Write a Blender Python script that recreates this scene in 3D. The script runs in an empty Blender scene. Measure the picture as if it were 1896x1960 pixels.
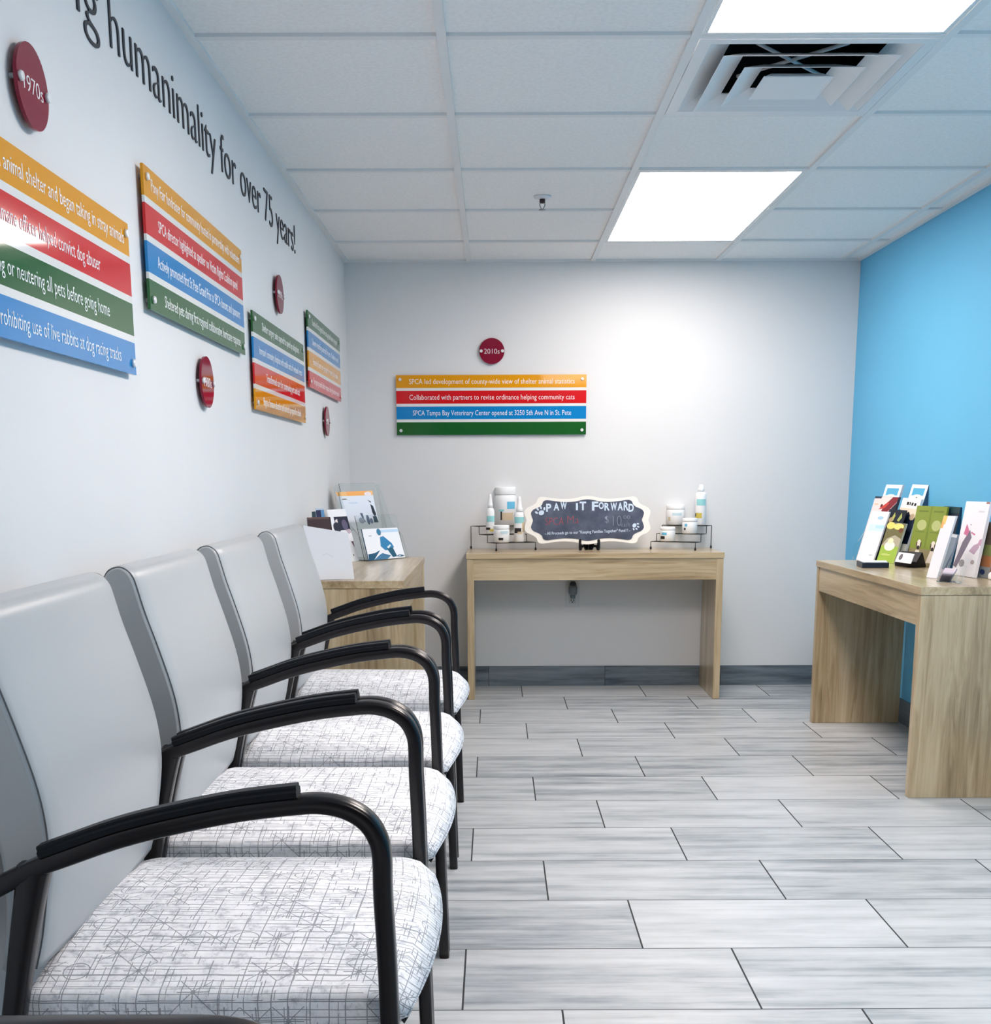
import bpy, bmesh, math, random
from mathutils import Vector, Matrix

SC = bpy.context.scene
COL = SC.collection
random.seed(7)

# ------------------------------------------------------------------ camera, world, exposure
FOC, CX, CY, PITCH, ROLL, HC = 2185.4, 948.0, 1323.1, 0.1855, 0.0039, 1.1
cam_d = bpy.data.cameras.new('camera')
cam_d.sensor_fit = 'HORIZONTAL'
cam_d.sensor_width = 36.0
cam_d.lens = 36.0 * FOC / 1896.0
cam_d.shift_x = 0.0
cam_d.shift_y = (CY - 980.0) / 1896.0
cam_d.clip_start = 0.02
cam = bpy.data.objects.new('camera', cam_d)
COL.objects.link(cam)
cam.matrix_world = (Matrix.Translation((0, 0, HC)) @ Matrix.Rotation(math.pi / 2 - PITCH, 4, 'X')
                    @ Matrix.Rotation(-ROLL, 4, 'Z'))
SC.camera = cam
SC.view_settings.view_transform = 'Standard'
SC.view_settings.look = 'None'
SC.view_settings.exposure = 1.83
SC.view_settings.gamma = 1.0
SC.view_settings.use_curve_mapping = False
wld = bpy.data.worlds.new('world')
SC.world = wld
wld.use_nodes = True
wld.node_tree.nodes['Background'].inputs[0].default_value = (0.6, 0.75, 1.0, 1)
wld.node_tree.nodes['Background'].inputs[1].default_value = 0.02
PANEL_STRENGTH = 6.0
PANEL_COLOR = (1.0, 0.885, 0.815, 1)
try:
    SC.cycles.use_denoising = True
    SC.cycles.max_bounces = 8
    SC.cycles.adaptive_threshold = 0.015
    SC.cycles.diffuse_bounces = 6
    SC.cycles.transparent_max_bounces = 12
    SC.cycles.caustics_reflective = False
    SC.cycles.caustics_refractive = False
    SC.cycles.sample_clamp_indirect = 6.0
except Exception:
    pass

# ------------------------------------------------------------------ room measures (metres)
YB, YF = 6.025, -3.4            # back wall, wall behind the viewer
XL, XR = -0.75, 1.84            # left and right walls
ZC = 2.159                      # ceiling
TS = 0.6235                     # ceiling module
GY = YB - 0.4812                # first cross tee from the back wall
TZ = 0.7323                     # table height
TW = 1.2613                     # table width


# ------------------------------------------------------------------ measuring: a point of the room on a known plane
def ray(px, py):
    x = (px - CX) / FOC
    u = (CY - py) / FOC
    c, s = math.cos(ROLL), math.sin(ROLL)
    x, u = c * x + s * u, -s * x + c * u
    c, s = math.cos(PITCH), math.sin(PITCH)
    return Vector((x, c + s * u, -s + c * u))


CAMP = Vector((0, 0, HC))


def onZ(px, py, z=TZ):
    r = ray(px, py)
    return CAMP + r * ((z - HC) / r.z)


def onY(px, py, y):
    r = ray(px, py)
    return CAMP + r * (y / r.y)


def onPlane(px, py, p, n):
    r = ray(px, py)
    return CAMP + r * ((p - CAMP).dot(n) / r.dot(n))


# ------------------------------------------------------------------ materials
def lin(c):
    c = c / 255.0
    return c / 12.92 if c <= 0.04045 else ((c + 0.055) / 1.055) ** 2.4


def rgb(r, g, b):
    return (lin(r), lin(g), lin(b), 1.0)


_m = {}


def mat(key, col=(200, 200, 200), rough=0.5, metal=0.0, spec=0.5, coat=0.0, trans=0.0, emit=None, ior=1.45):
    if key in _m:
        return _m[key]
    m = bpy.data.materials.new(key)
    m.use_nodes = True
    b = m.node_tree.nodes['Principled BSDF']
    b.inputs['Base Color'].default_value = rgb(*col)
    b.inputs['Roughness'].default_value = rough
    b.inputs['Metallic'].default_value = metal
    b.inputs['Specular IOR Level'].default_value = spec
    b.inputs['IOR'].default_value = ior
    if coat:
        b.inputs['Coat Weight'].default_value = coat
        b.inputs['Coat Roughness'].default_value = 0.02
    if trans:
        b.inputs['Transmission Weight'].default_value = trans
    if emit:
        b.inputs['Emission Color'].default_value = emit[0]
        b.inputs['Emission Strength'].default_value = emit[1]
    _m[key] = m
    return m


class NT:
    """small helper to wire procedural node trees"""
    def __init__(self, m):
        self.t = m.node_tree
        self.b = self.t.nodes['Principled BSDF']

    def n(self, typ, **kw):
        o = self.t.nodes.new(typ)
        for k, v in kw.items():
            setattr(o, k, v)
        return o

    def link(self, a, b):
        self.t.links.new(a, b)

    def setin(self, sock, v):
        if isinstance(v, (int, float)):
            sock.default_value = v
        elif isinstance(v, tuple):
            sock.default_value = v
        else:
            self.link(v, sock)

    def math(self, op, a, b=None, c=None):
        o = self.n('ShaderNodeMath', operation=op)
        self.setin(o.inputs[0], a)
        if b is not None:
            self.setin(o.inputs[1], b)
        if c is not None:
            self.setin(o.inputs[2], c)
        return o.outputs[0]

    def xyz(self, kind='Object'):
        tc = self.n('ShaderNodeTexCoord')
        sp = self.n('ShaderNodeSeparateXYZ')
        self.link(tc.outputs[kind], sp.inputs[0])
        return sp.outputs[0], sp.outputs[1], sp.outputs[2]

    def comb(self, x, y, z=0.0):
        o = self.n('ShaderNodeCombineXYZ')
        for i, v in enumerate((x, y, z)):
            self.setin(o.inputs[i], v)
        return o.outputs[0]

    def noise(self, vec, scale, detail=3.0, rough=0.55):
        o = self.n('ShaderNodeTexNoise')
        self.link(vec, o.inputs['Vector'])
        o.inputs['Scale'].default_value = scale
        o.inputs['Detail'].default_value = detail
        o.inputs['Roughness'].default_value = rough
        return o.outputs[0]

    def white(self, vec):
        o = self.n('ShaderNodeTexWhiteNoise', noise_dimensions='3D')
        self.link(vec, o.inputs['Vector'])
        return o.outputs['Value'], o.outputs['Color']

    def ramp(self, fac, stops):
        o = self.n('ShaderNodeValToRGB')
        self.link(fac, o.inputs[0])
        e = o.color_ramp.elements
        e[0].position, e[0].color = stops[0][0], rgb(*stops[0][1])
        e[1].position, e[1].color = stops[-1][0], rgb(*stops[-1][1])
        for p, c in stops[1:-1]:
            x = e.new(p)
            x.color = rgb(*c)
        return o.outputs[0]

    def mix(self, fac, a, b, blend='MIX'):
        o = self.n('ShaderNodeMix', data_type='RGBA', blend_type=blend)
        self.setin(o.inputs[0], fac)
        self.setin(o.inputs[6], a)
        self.setin(o.inputs[7], b)
        return o.outputs[2]

    def bump(self, h, strength, dist=0.01):
        o = self.n('ShaderNodeBump')
        o.inputs['Strength'].default_value = strength
        o.inputs['Distance'].default_value = dist
        self.link(h, o.inputs['Height'])
        self.link(o.outputs[0], self.b.inputs['Normal'])


def wall_mat(key, col):
    m = mat(key, col, 0.55, spec=0.3)
    t = NT(m)
    x, y, z = t.xyz()
    v = t.comb(x, y, z)
    n = t.noise(v, 2.0, 2)
    dark = tuple(max(0, c - 3) for c in col)
    t.link(t.ramp(n, [(0.3, dark), (0.7, col)]), t.b.inputs['Base Color'])
    t.bump(t.noise(v, 220.0, 2), 0.05, 0.002)
    return m


W_GREY = wall_mat('paint_grey', (222, 224, 226))
W_LOWFILL = wall_mat('paint_low_fill', (84, 94, 106))  # invented dark tone for the unseen front wall, cuts fill light
W_BLUE = wall_mat('paint_blue', (104, 186, 228))


def floor_mat():
    m = mat('floor_tile', (205, 208, 210), 0.38, spec=0.4)
    t = NT(m)
    x, y, z = t.xyz()
    r, L = 0.3155, 0.6285
    q = t.math('DIVIDE', t.math('SUBTRACT', 5.072, y), r)
    row = t.math('CEIL', q)
    fy = t.math('SUBTRACT', row, q)
    u = t.math('DIVIDE', t.math('SUBTRACT', t.math('ADD', x, 0.072), t.math('MULTIPLY', row, L / 3)), L)
    cu = t.math('FLOOR', u)
    fx = t.math('SUBTRACT', u, cu)
    dx = t.math('MULTIPLY', t.math('MINIMUM', fx, t.math('SUBTRACT', 1.0, fx)), L)
    dy = t.math('MULTIPLY', t.math('MINIMUM', fy, t.math('SUBTRACT', 1.0, fy)), r)
    d = t.math('MINIMUM', dx, t.math('MULTIPLY', dy, 1.35))
    grout = t.math('LESS_THAN', d, 0.0021)
    wv, wc = t.white(t.comb(cu, row, 0.0))
    off = t.math('MULTIPLY', wv, 37.0)
    vec = t.comb(t.math('MULTIPLY', t.math('ADD', x, off), 1.3), t.math('ADD', t.math('MULTIPLY', y, 22.0), off), off)
    n1 = t.noise(vec, 1.0, 5, 0.62)
    vec2 = t.comb(t.math('MULTIPLY', t.math('ADD', x, off), 3.0), t.math('MULTIPLY', y, 9.0), off)
    n2 = t.noise(vec2, 1.6, 4, 0.6)
    nn = t.math('ADD', t.math('MULTIPLY', n1, 0.65), t.math('MULTIPLY', n2, 0.35))
    nn = t.math('ADD', nn, t.math('MULTIPLY', t.math('SUBTRACT', wv, 0.5), 0.12))
    col = t.ramp(nn, [(0.28, (110, 118, 124)), (0.40, (150, 156, 161)), (0.50, (177, 181, 184)), (0.62, (193, 196, 199)), (0.75, (204, 206, 208))])
    col = t.mix(grout, col, rgb(48, 50, 52))
    t.link(col, t.b.inputs['Base Color'])
    t.link(t.math('ADD', 0.34, t.math('MULTIPLY', grout, 0.5)), t.b.inputs['Roughness'])
    t.bump(t.math('SUBTRACT', 1.0, grout), 0.25, 0.002)
    return m


def base_mat():
    m = mat('base_tile', (110, 118, 124), 0.45, spec=0.4)
    t = NT(m)
    x, y, z = t.xyz()
    s = t.math('ADD', x, y)
    u = t.math('DIVIDE', t.math('ADD', s, 0.22), 0.62)
    cu = t.math('FLOOR', u)
    fx = t.math('SUBTRACT', u, cu)
    wv, wc = t.white(t.comb(cu, 3.0, 0.0))
    off = t.math('MULTIPLY', wv, 21.0)
    vec = t.comb(t.math('MULTIPLY', s, 2.0), t.math('ADD', t.math('MULTIPLY', z, 26.0), off), off)
    n = t.noise(vec, 1.0, 4, 0.6)
    n = t.math('ADD', n, t.math('MULTIPLY', t.math('SUBTRACT', wv, 0.5), 0.16))
    col = t.ramp(n, [(0.3, (60, 70, 80)), (0.5, (104, 116, 126)), (0.7, (128, 138, 147))])
    col = t.mix(t.math('LESS_THAN', fx, 0.005), col, rgb(60, 66, 70))
    t.link(col, t.b.inputs['Base Color'])
    return m


def wood_mat(key, axis):
    m = mat(key, (190, 165, 128), 0.30, spec=0.5)
    t = NT(m)
    x, y, z = t.xyz()
    c = [x, y, z]
    oi = t.n('ShaderNodeObjectInfo')
    seed = t.math('MULTIPLY', oi.outputs['Random'], 9.0)
    sc = [11.0, 11.0, 11.0]
    sc[axis] = 0.9
    v = t.comb(*[t.math('ADD', t.math('MULTIPLY', c[i], sc[i]), seed) for i in range(3)])
    wob = t.noise(v, 0.9, 3)
    sc2 = [70.0, 70.0, 70.0]
    sc2[axis] = 3.0
    v2 = t.comb(*[t.math('ADD', t.math('MULTIPLY', c[i], sc2[i]), t.math('MULTIPLY', wob, 9.0)) for i in range(3)])
    fine = t.noise(v2, 1.0, 3, 0.6)
    sum_ = t.math('ADD', t.math('MULTIPLY', wob, 0.6), t.math('MULTIPLY', fine, 0.4))
    col = t.ramp(sum_, [(0.30, (128, 108, 78)), (0.44, (172, 150, 116)), (0.54, (192, 172, 138)), (0.70, (212, 196, 164))])
    t.link(col, t.b.inputs['Base Color'])
    t.bump(fine, 0.03, 0.001)
    m.node_tree.nodes['Principled BSDF'].inputs['Coat Weight'].default_value = 0.5
    m.node_tree.nodes['Principled BSDF'].inputs['Coat Roughness'].default_value = 0.18
    return m


def fabric_mat():
    m = mat('fabric', (226, 227, 231), 0.8, spec=0.25)
    t = NT(m)
    tc = t.n('ShaderNodeTexCoord')
    sp = t.n('ShaderNodeSeparateXYZ')
    t.link(tc.outputs['UV'], sp.inputs[0])
    u, v = sp.outputs[0], sp.outputs[1]
    uv = t.comb(u, v, 0.0)
    jit = t.noise(uv, 9.0, 2)
    uj = t.math('ADD', u, t.math('MULTIPLY', jit, 0.006))
    vj = t.math('ADD', v, t.math('MULTIPLY', jit, 0.006))

    def irr(coord, scale, w, seed):
        o = t.n('ShaderNodeTexVoronoi', voronoi_dimensions='1D', feature='DISTANCE_TO_EDGE')
        t.link(t.math('ADD', t.math('MULTIPLY', coord, scale), seed), o.inputs['W'])
        o.inputs['Scale'].default_value = 1.0
        o.inputs['Randomness'].default_value = 0.8
        return t.math('LESS_THAN', o.outputs['Distance'], w * scale)

    def mask(scale, thr, sx, sy, seed):
        n = t.noise(t.comb(t.math('ADD', t.math('MULTIPLY', u, sx), seed), t.math('MULTIPLY', v, sy), seed), scale, 2)
        return t.math('GREATER_THAN', n, thr)

    w = 0.00075
    la = t.math('MULTIPLY', irr(uj, 52.0, w, 3.3), mask(1.0, 0.38, 60, 10, 1.0))
    la2 = t.math('MULTIPLY', irr(uj, 84.0, w * 0.8, 9.1), mask(1.0, 0.44, 64, 12, 5.0))
    lb = t.math('MULTIPLY', irr(vj, 42.0, w, 6.7), mask(1.0, 0.46, 16, 60, 2.0))
    lb2 = t.math('MULTIPLY', irr(vj, 75.0, w * 0.8, 1.7), mask(1.0, 0.55, 22, 64, 7.0))
    tot = t.math('MAXIMUM', t.math('MAXIMUM', la, la2), t.math('MAXIMUM', lb, lb2))
    C = 0.040
    cu = t.math('FLOOR', t.math('DIVIDE', uj, C))
    cv = t.math('FLOOR', t.math('DIVIDE', vj, C))
    fx = t.math('ABSOLUTE', t.math('MULTIPLY', t.math('SUBTRACT', t.math('FRACT', t.math('DIVIDE', uj, C)), 0.5), C))
    fy = t.math('ABSOLUTE', t.math('MULTIPLY', t.math('SUBTRACT', t.math('FRACT', t.math('DIVIDE', vj, C)), 0.5), C))
    wv, wc = t.white(t.comb(cu, cv, 0.0))
    dg = t.math('LESS_THAN', t.math('ABSOLUTE', t.math('SUBTRACT', fx, fy)), w * 1.2)
    ax = t.math('LESS_THAN', t.math('MINIMUM', fx, fy), w)
    rad = t.math('SQRT', t.math('ADD', t.math('MULTIPLY', fx, fx), t.math('MULTIPLY', fy, fy)))
    dot = t.math('LESS_THAN', rad, 0.0032)
    star = t.math('MULTIPLY', t.math('MAXIMUM', t.math('MAXIMUM', dg, ax), dot), t.math('GREATER_THAN', wv, 0.66))
    circ = t.math('MULTIPLY', t.math('LESS_THAN', t.math('ABSOLUTE', t.math('SUBTRACT', rad, 0.0165)), w), t.math('LESS_THAN', wv, 0.09))
    tot = t.math('MAXIMUM', tot, t.math('MAXIMUM', star, circ))
    blot = t.noise(uv, 42.0, 5, 0.75)
    bg = t.ramp(blot, [(0.34, (188, 190, 197)), (0.47, (234, 235, 239)), (0.65, (247, 247, 250))])
    col = t.mix(t.math('MULTIPLY', tot, 0.66), bg, rgb(72, 80, 92))
    t.link(col, t.b.inputs['Base Color'])
    return m


FLOOR = floor_mat()
BASE = base_mat()
WOOD_H = wood_mat('oak_along', 0)
WOOD_V = wood_mat('oak_upright', 2)
FABRIC = fabric_mat()
VINYL = mat('vinyl', (178, 181, 183), 0.33, spec=0.5)
_t = NT(VINYL)
_x, _y, _z = _t.xyz()
_t.bump(_t.noise(_t.comb(_x, _y, _z), 420.0, 2), 0.06, 0.001)
PIPING = mat('piping', (96, 100, 104), 0.5)
METAL = mat('espresso_metal', (21, 17, 20), 0.24, spec=0.5)
PAD = mat('arm_pad', (8, 13, 20), 0.45, spec=0.3)
CEIL = mat('ceiling_tile', (214, 216, 216), 0.9, spec=0.1)
_t = NT(CEIL)
_x, _y, _z = _t.xyz()
_n = _t.noise(_t.comb(_x, _y, _z), 90.0, 3)
_t.link(_t.ramp(_n, [(0.35, (234, 235, 235)), (0.65, (241, 242, 242))]), _t.b.inputs['Base Color'])
_t.bump(_n, 0.12, 0.003)
TEE = mat('ceiling_tee', (226, 228, 229), 0.5, spec=0.3)
WHITE = mat('white_plastic', (238, 240, 242), 0.35)
WHITE_MET = mat('white_enamel', (222, 225, 228), 0.4)
DARK = mat('duct_dark', (12, 17, 30), 0.7)
PAPER = mat('paper', (238, 240, 244), 0.55, spec=0.3)
BLACKP = mat('black_plastic', (10, 12, 20), 0.35)
NAVY = mat('navy_card', (14, 24, 52), 0.5)
ACRYL = mat('clear_acrylic', (245, 250, 250), 0.03, trans=1.0, ior=1.2)
STEEL = mat('bolt_steel', (226, 228, 230), 0.3, metal=0.3)
INK_W = mat('ink_white', (240, 240, 242), 0.5)
INK_D = mat('ink_dark', (38, 42, 52), 0.5)


# ------------------------------------------------------------------ mesh builders
def bx(bm, x0, x1, y0, y1, z0, z1, mi=0, bev=0.0):
    vs = [bm.verts.new((x, y, z)) for x in (x0, x1) for y in (y0, y1) for z in (z0, z1)]
    q = [(0, 1, 3, 2), (4, 6, 7, 5), (0, 4, 5, 1), (2, 3, 7, 6), (0, 2, 6, 4), (1, 5, 7, 3)]
    fs = []
    for f in q:
        fc = bm.faces.new([vs[i] for i in f])
        fc.material_index = mi
        fs.append(fc)
    if bev > 0:
        es = list({e for f in fs for e in f.edges})
        bmesh.ops.bevel(bm, geom=es, offset=bev, segments=2, affect='EDGES', profile=0.5)
    return fs


def catmull(pts, n=6, closed=False):
    out = []
    N = len(pts)
    rng = range(N if closed else N - 1)
    for i in rng:
        p0 = pts[(i - 1) % N] if (closed or i > 0) else pts[0]
        p1, p2 = pts[i], pts[(i + 1) % N]
        p3 = pts[(i + 2) % N] if (closed or i + 2 < N) else pts[-1]
        for k in range(n):
            t = k / n
            out.append(tuple(0.5 * ((2 * b) + (-a + c) * t + (2 * a - 5 * b + 4 * c - d) * t * t + (-a + 3 * b - 3 * c + d) * t ** 3)
                             for a, b, c, d in zip(p0, p1, p2, p3)))
    if not closed:
        out.append(tuple(pts[-1]))
    return out


def ellipse(a, b, n=14, power=2.0):
    r = []
    for i in range(n):
        t = 2 * math.pi * i / n
        c, s = math.cos(t), math.sin(t)
        r.append((a * math.copysign(abs(c) ** (2 / power), c), b * math.copysign(abs(s) ** (2 / power), s)))
    return r


def sweep(bm, path, sec, binormal=(0, 1, 0), mi=0, smooth=True, before=None, after=None, taper=None):
    """sec = (along path normal, along binormal) points"""
    path = [Vector(p) for p in path]
    b = Vector(binormal).normalized()
    rings = []
    for i, p in enumerate(path):
        pa = Vector(before) if (i == 0 and before is not None) else path[max(i - 1, 0)]
        pb = Vector(after) if (i == len(path) - 1 and after is not None) else path[min(i + 1, len(path) - 1)]
        tg = (pb - pa).normalized()
        nn = b.cross(tg)
        if nn.length < 1e-6:
            nn = Vector((1, 0, 0))
        nn.normalize()
        w_ = 1.0 if taper is None else 1.0 + (taper - 1.0) * i / (len(path) - 1)
        rings.append([bm.verts.new(p + nn * a * w_ + b * c) for a, c in sec])
    n = len(sec)
    for r0, r1 in zip(rings, rings[1:]):
        for k in range(n):
            f = bm.faces.new((r0[k], r0[(k + 1) % n], r1[(k + 1) % n], r1[k]))
            f.smooth = smooth
            f.material_index = mi
    if before is None:
        bm.faces.new(rings[0][::-1]).material_index = mi
    if after is None:
        bm.faces.new(rings[-1]).material_index = mi


def wire(bm, path, r, n=8, mi=0):
    path = [Vector(p) for p in path]
    rings = []
    ref = None
    for i, p in enumerate(path):
        tg = (path[min(i + 1, len(path) - 1)] - path[max(i - 1, 0)]).normalized()
        if ref is None:
            ref = tg.orthogonal().normalized()
        ref = (ref - tg * ref.dot(tg))
        if ref.length < 1e-6:
            ref = tg.orthogonal()
        ref.normalize()
        b = tg.cross(ref)
        rings.append([bm.verts.new(p + (ref * math.cos(a) + b * math.sin(a)) * r) for a in [2 * math.pi * k / n for k in range(n)]])
    for r0, r1 in zip(rings, rings[1:]):
        for k in range(n):
            f = bm.faces.new((r0[k], r0[(k + 1) % n], r1[(k + 1) % n], r1[k]))
            f.smooth = True
            f.material_index = mi
    bm.faces.new(rings[0][::-1]).material_index = mi
    bm.faces.new(rings[-1]).material_index = mi


def lathe(bm, prof, n=28, c=(0, 0, 0), mi=0, mids=None):
    rings = []
    for r, z in prof:
        rings.append([bm.verts.new((c[0] + r * math.cos(2 * math.pi * k / n), c[1] + r * math.sin(2 * math.pi * k / n), c[2] + z)) for k in range(n)])
    for i, (r0, r1) in enumerate(zip(rings, rings[1:])):
        for k in range(n):
            f = bm.faces.new((r0[k], r0[(k + 1) % n], r1[(k + 1) % n], r1[k]))
            f.smooth = True
            f.material_index = mids[i] if mids else mi
    bm.faces.new(rings[0][::-1]).material_index = mids[0] if mids else mi
    bm.faces.new(rings[-1]).material_index = mids[-1] if mids else mi


def prism(bm, poly, frame, t0, t1, mi=0):
    """polygon (a,b) extruded from t0 to t1 along the third axis of frame"""
    v0 = [bm.verts.new(frame @ Vector((a, b, t0))) for a, b in poly]
    v1 = [bm.verts.new(frame @ Vector((a, b, t1))) for a, b in poly]
    n = len(poly)
    fs = [bm.faces.new(v0[::-1]), bm.faces.new(v1)]
    for k in range(n):
        fs.append(bm.faces.new((v0[k], v0[(k + 1) % n], v1[(k + 1) % n], v1[k])))
    for f in fs:
        f.material_index = mi


def world_m(o):
    m = Matrix.Identity(4)
    while o is not None:
        m = o.matrix_basis @ m
        o = o.parent
    return m


def obj(name, bm, mats, parent=None, world=False, loc=None, shade=None):
    if world:
        if parent is not None:
            bm.transform(world_m(parent).inverted())
        elif loc is not None:
            bm.transform(Matrix.Translation(loc).inverted())
    bmesh.ops.recalc_face_normals(bm, faces=bm.faces)
    if shade:
        for f in bm.faces:
            f.smooth = True
    me = bpy.data.meshes.new(name)
    bm.to_mesh(me)
    bm.free()
    for m in (mats if isinstance(mats, (list, tuple)) else [mats]):
        me.materials.append(m)
    o = bpy.data.objects.new(name, me)
    COL.objects.link(o)
    if parent is not None:
        o.parent = parent
    elif loc is not None:
        o.location = loc
    return o


def tag(o, label, cat, group=None):
    o['label'] = label
    o['category'] = cat
    if group:
        o['group'] = group
    return o


def thing(name, label, cat, loc=(0, 0, 0), rotz=0.0, group=None):
    o = bpy.data.objects.new(name, None)
    COL.objects.link(o)
    o.empty_display_size = 0.05
    o.location = loc
    o.rotation_euler = (0, 0, rotz)
    return tag(o, label, cat, group)


def struct(name, bm, mats):
    o = obj(name, bm, mats)
    o['kind'] = 'structure'
    return o


def dup(root, loc, label, group):
    r = root.copy()
    COL.objects.link(r)
    r.location = loc
    r['label'] = label
    r['group'] = group
    for ch in list(root.children):
        c = ch.copy()
        COL.objects.link(c)
        c.parent = r
        for g in list(ch.children):
            d = g.copy()
            COL.objects.link(d)
            d.parent = c
    return r


def text_mesh(s, offset=0.0, extrude=0.02, res=3):
    cu = bpy.data.curves.new('lettering', 'FONT')
    cu.body = s
    cu.size = 1.0
    cu.offset = offset
    cu.extrude = extrude
    cu.resolution_u = res
    o = bpy.data.objects.new('lettering', cu)
    COL.objects.link(o)
    dg = bpy.context.evaluated_depsgraph_get()
    dg.update()
    me = bpy.data.meshes.new_from_object(o.evaluated_get(dg))
    bpy.data.objects.remove(o)
    bpy.data.curves.remove(cu)
    return me


def lettering(bm, s, x0, x1, base, cap, frame, depth=0.0012, offset=-0.012, mi=0, res=3):
    """write s between x0 and x1 of frame (right, up, out), capital height cap"""
    me = text_mesh(s, offset, 0.02, res)
    b2 = bmesh.new()
    b2.from_mesh(me)
    bpy.data.meshes.remove(me)
    xs = [v.co.x for v in b2.verts]
    lo, hi = min(xs), max(xs)
    kx = (x1 - x0) / (hi - lo)
    ky = cap / 0.73
    for v in b2.verts:
        v.co = frame @ Vector((x0 + (v.co.x - lo) * kx, base + v.co.y * ky, (v.co.z + 0.02) / 0.04 * depth))
    tmp = bpy.data.meshes.new('tmp')
    b2.to_mesh(tmp)
    b2.free()
    nf = len(bm.faces)
    bm.from_mesh(tmp)
    bpy.data.meshes.remove(tmp)
    bm.faces.ensure_lookup_table()
    for i in range(nf, len(bm.faces)):
        bm.faces[i].material_index = mi


def frame(o, right, up):
    right, up = Vector(right).normalized(), Vector(up).normalized()
    n = right.cross(up)
    m = Matrix((right, up, n)).transposed().to_4x4()
    m.translation = Vector(o)
    return m


# ------------------------------------------------------------------ the room shell
bm = bmesh.new(); bx(bm, XL - 0.1, XR + 0.1, YF - 0.1, YB + 0.1, -0.1, 0.0); struct('floor', bm, FLOOR)
ZT = ZC + 0.009
bm = bmesh.new(); bx(bm, XL - 0.1, XL, YF, YB + 0.1, 0, ZC + 0.25); struct('wall_left', bm, W_GREY)
bm = bmesh.new(); bx(bm, XR, XR + 0.1, YF, YB + 0.1, 0, ZC + 0.25); struct('wall_right', bm, W_BLUE)
bm = bmesh.new(); bx(bm, XL, XR, YB, YB + 0.1, 0, ZC + 0.25); struct('wall_back', bm, W_GREY)
bm = bmesh.new(); bx(bm, XL - 0.1, XR + 0.1, YF - 0.1, YF, 0, ZC + 0.25); struct('wall_front', bm, W_LOWFILL)  # out of view, darkened to hold back bounce from behind the viewer
BH = 0.106
bm = bmesh.new(); bx(bm, XL + 0.008, XR - 0.008, YB - 0.008, YB, 0, BH); struct('baseboard_back', bm, BASE)
bm = bmesh.new(); bx(bm, XL, XL + 0.008, YF, YB, 0, BH); struct('baseboard_left', bm, BASE)
bm = bmesh.new(); bx(bm, XR - 0.008, XR, YF, YB, 0, BH); struct('baseboard_right', bm, BASE)

# ceiling: lay-in tiles above a grid of tees; the cells of the lights and the air vent stay open
xs = [XL] + [XL + k * TS for k in range(1, 5)] + [XR]
ys = [YB]
k = 0
while GY - k * TS > YF:
    ys.append(GY - k * TS)
    k += 1
ys.append(YF)
open_cells = {(2, j) for j in (1, 2, 4, 5, 6, 10, 11)}
bm = bmesh.new()
for i in range(len(xs) - 1):
    for j in range(len(ys) - 1):
        if (i, j) in open_cells:
            continue
        bx(bm, xs[i] + 0.001, xs[i + 1] - 0.001, ys[j + 1] + 0.001, ys[j] - 0.001, ZT, ZT + 0.015)
bx(bm, XL, XR, YF, YB, ZC + 0.22, ZC + 0.25)
struct('ceiling', bm, CEIL)
bm = bmesh.new()
for x in xs[1:-1]:
    bx(bm, x - 0.012, x + 0.012, YF, YB, ZC, ZT)
struct('trim_1', bm, TEE)
bm = bmesh.new()
for j, y in enumerate(ys[1:-1], 1):
    for i, (a, b) in enumerate(zip(xs, xs[1:])):
        if i == 2 and j in (2, 5, 6, 11) and (i, j) in open_cells and (i, j - 1) in open_cells and j != 5:
            continue
        bx(bm, a + 0.0125, b - 0.0125, y - 0.012, y + 0.012, ZC + 0.0006, ZT)
struct('trim_2', bm, TEE)
bm = bmesh.new()
bx(bm, XL, XL + 0.022, YF, YB, ZC - 0.001, ZT)
bx(bm, XR - 0.022, XR, YF, YB, ZC - 0.001, ZT)
bx(bm, XL + 0.022, XR - 0.022, YB - 0.022, YB, ZC - 0.001, ZT)
struct('trim_3', bm, TEE)

# ------------------------------------------------------------------ ceiling lights (the lamps of the room)
FRAME_W = mat('light_frame', (225, 228, 230), 0.4)


def ceiling_light(j0, label, power):
    y1, y0 = ys[j0], ys[j0 + 2]
    x0, x1 = xs[2], xs[3]
    t = thing('ceiling_light', label, 'ceiling light', ((x0 + x1) / 2, (y0 + y1) / 2, ZC), group='square-edged ceiling light panels')
    g = 0.014
    bm = bmesh.new()
    for a in ((x0 + g, x0 + g + 0.012, y0 + g, y1 - g), (x1 - g - 0.012, x1 - g, y0 + g, y1 - g),
              (x0 + g + 0.012, x1 - g - 0.012, y0 + g, y0 + g + 0.012), (x0 + g + 0.012, x1 - g - 0.012, y1 - g - 0.012, y1 - g)):
        bx(bm, *a, ZC + 0.001, ZC + 0.03)
    obj('frame', bm, FRAME_W, t, world=True)
    bm = bmesh.new()
    bx(bm, x0 + g + 0.0125, x1 - g - 0.0125, y0 + g + 0.0125, y1 - g - 0.0125, ZC + 0.003, ZC + 0.02)
    obj('diffuser', bm, mat('light_panel_%d' % j0, (255, 255, 255), 0.4, emit=(PANEL_COLOR, PANEL_STRENGTH * power)), t, world=True)
    return t


ceiling_light(1, 'glowing white ceiling panel farther from viewer, nearest the back wall', 0.72)
ceiling_light(5, 'glowing white ceiling panel cut by top edge, beside the air vent', 1.22)
ceiling_light(10, 'glowing white ceiling panel behind the viewer, out of the picture', 0.52)

# ------------------------------------------------------------------ air vent
vx, vy = (xs[2] + xs[3]) / 2, (ys[4] + ys[5]) / 2
t = thing('air_vent', 'square white ceiling air vent with nested louvers between light panels', 'air vent', (vx, vy, ZC))


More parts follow.
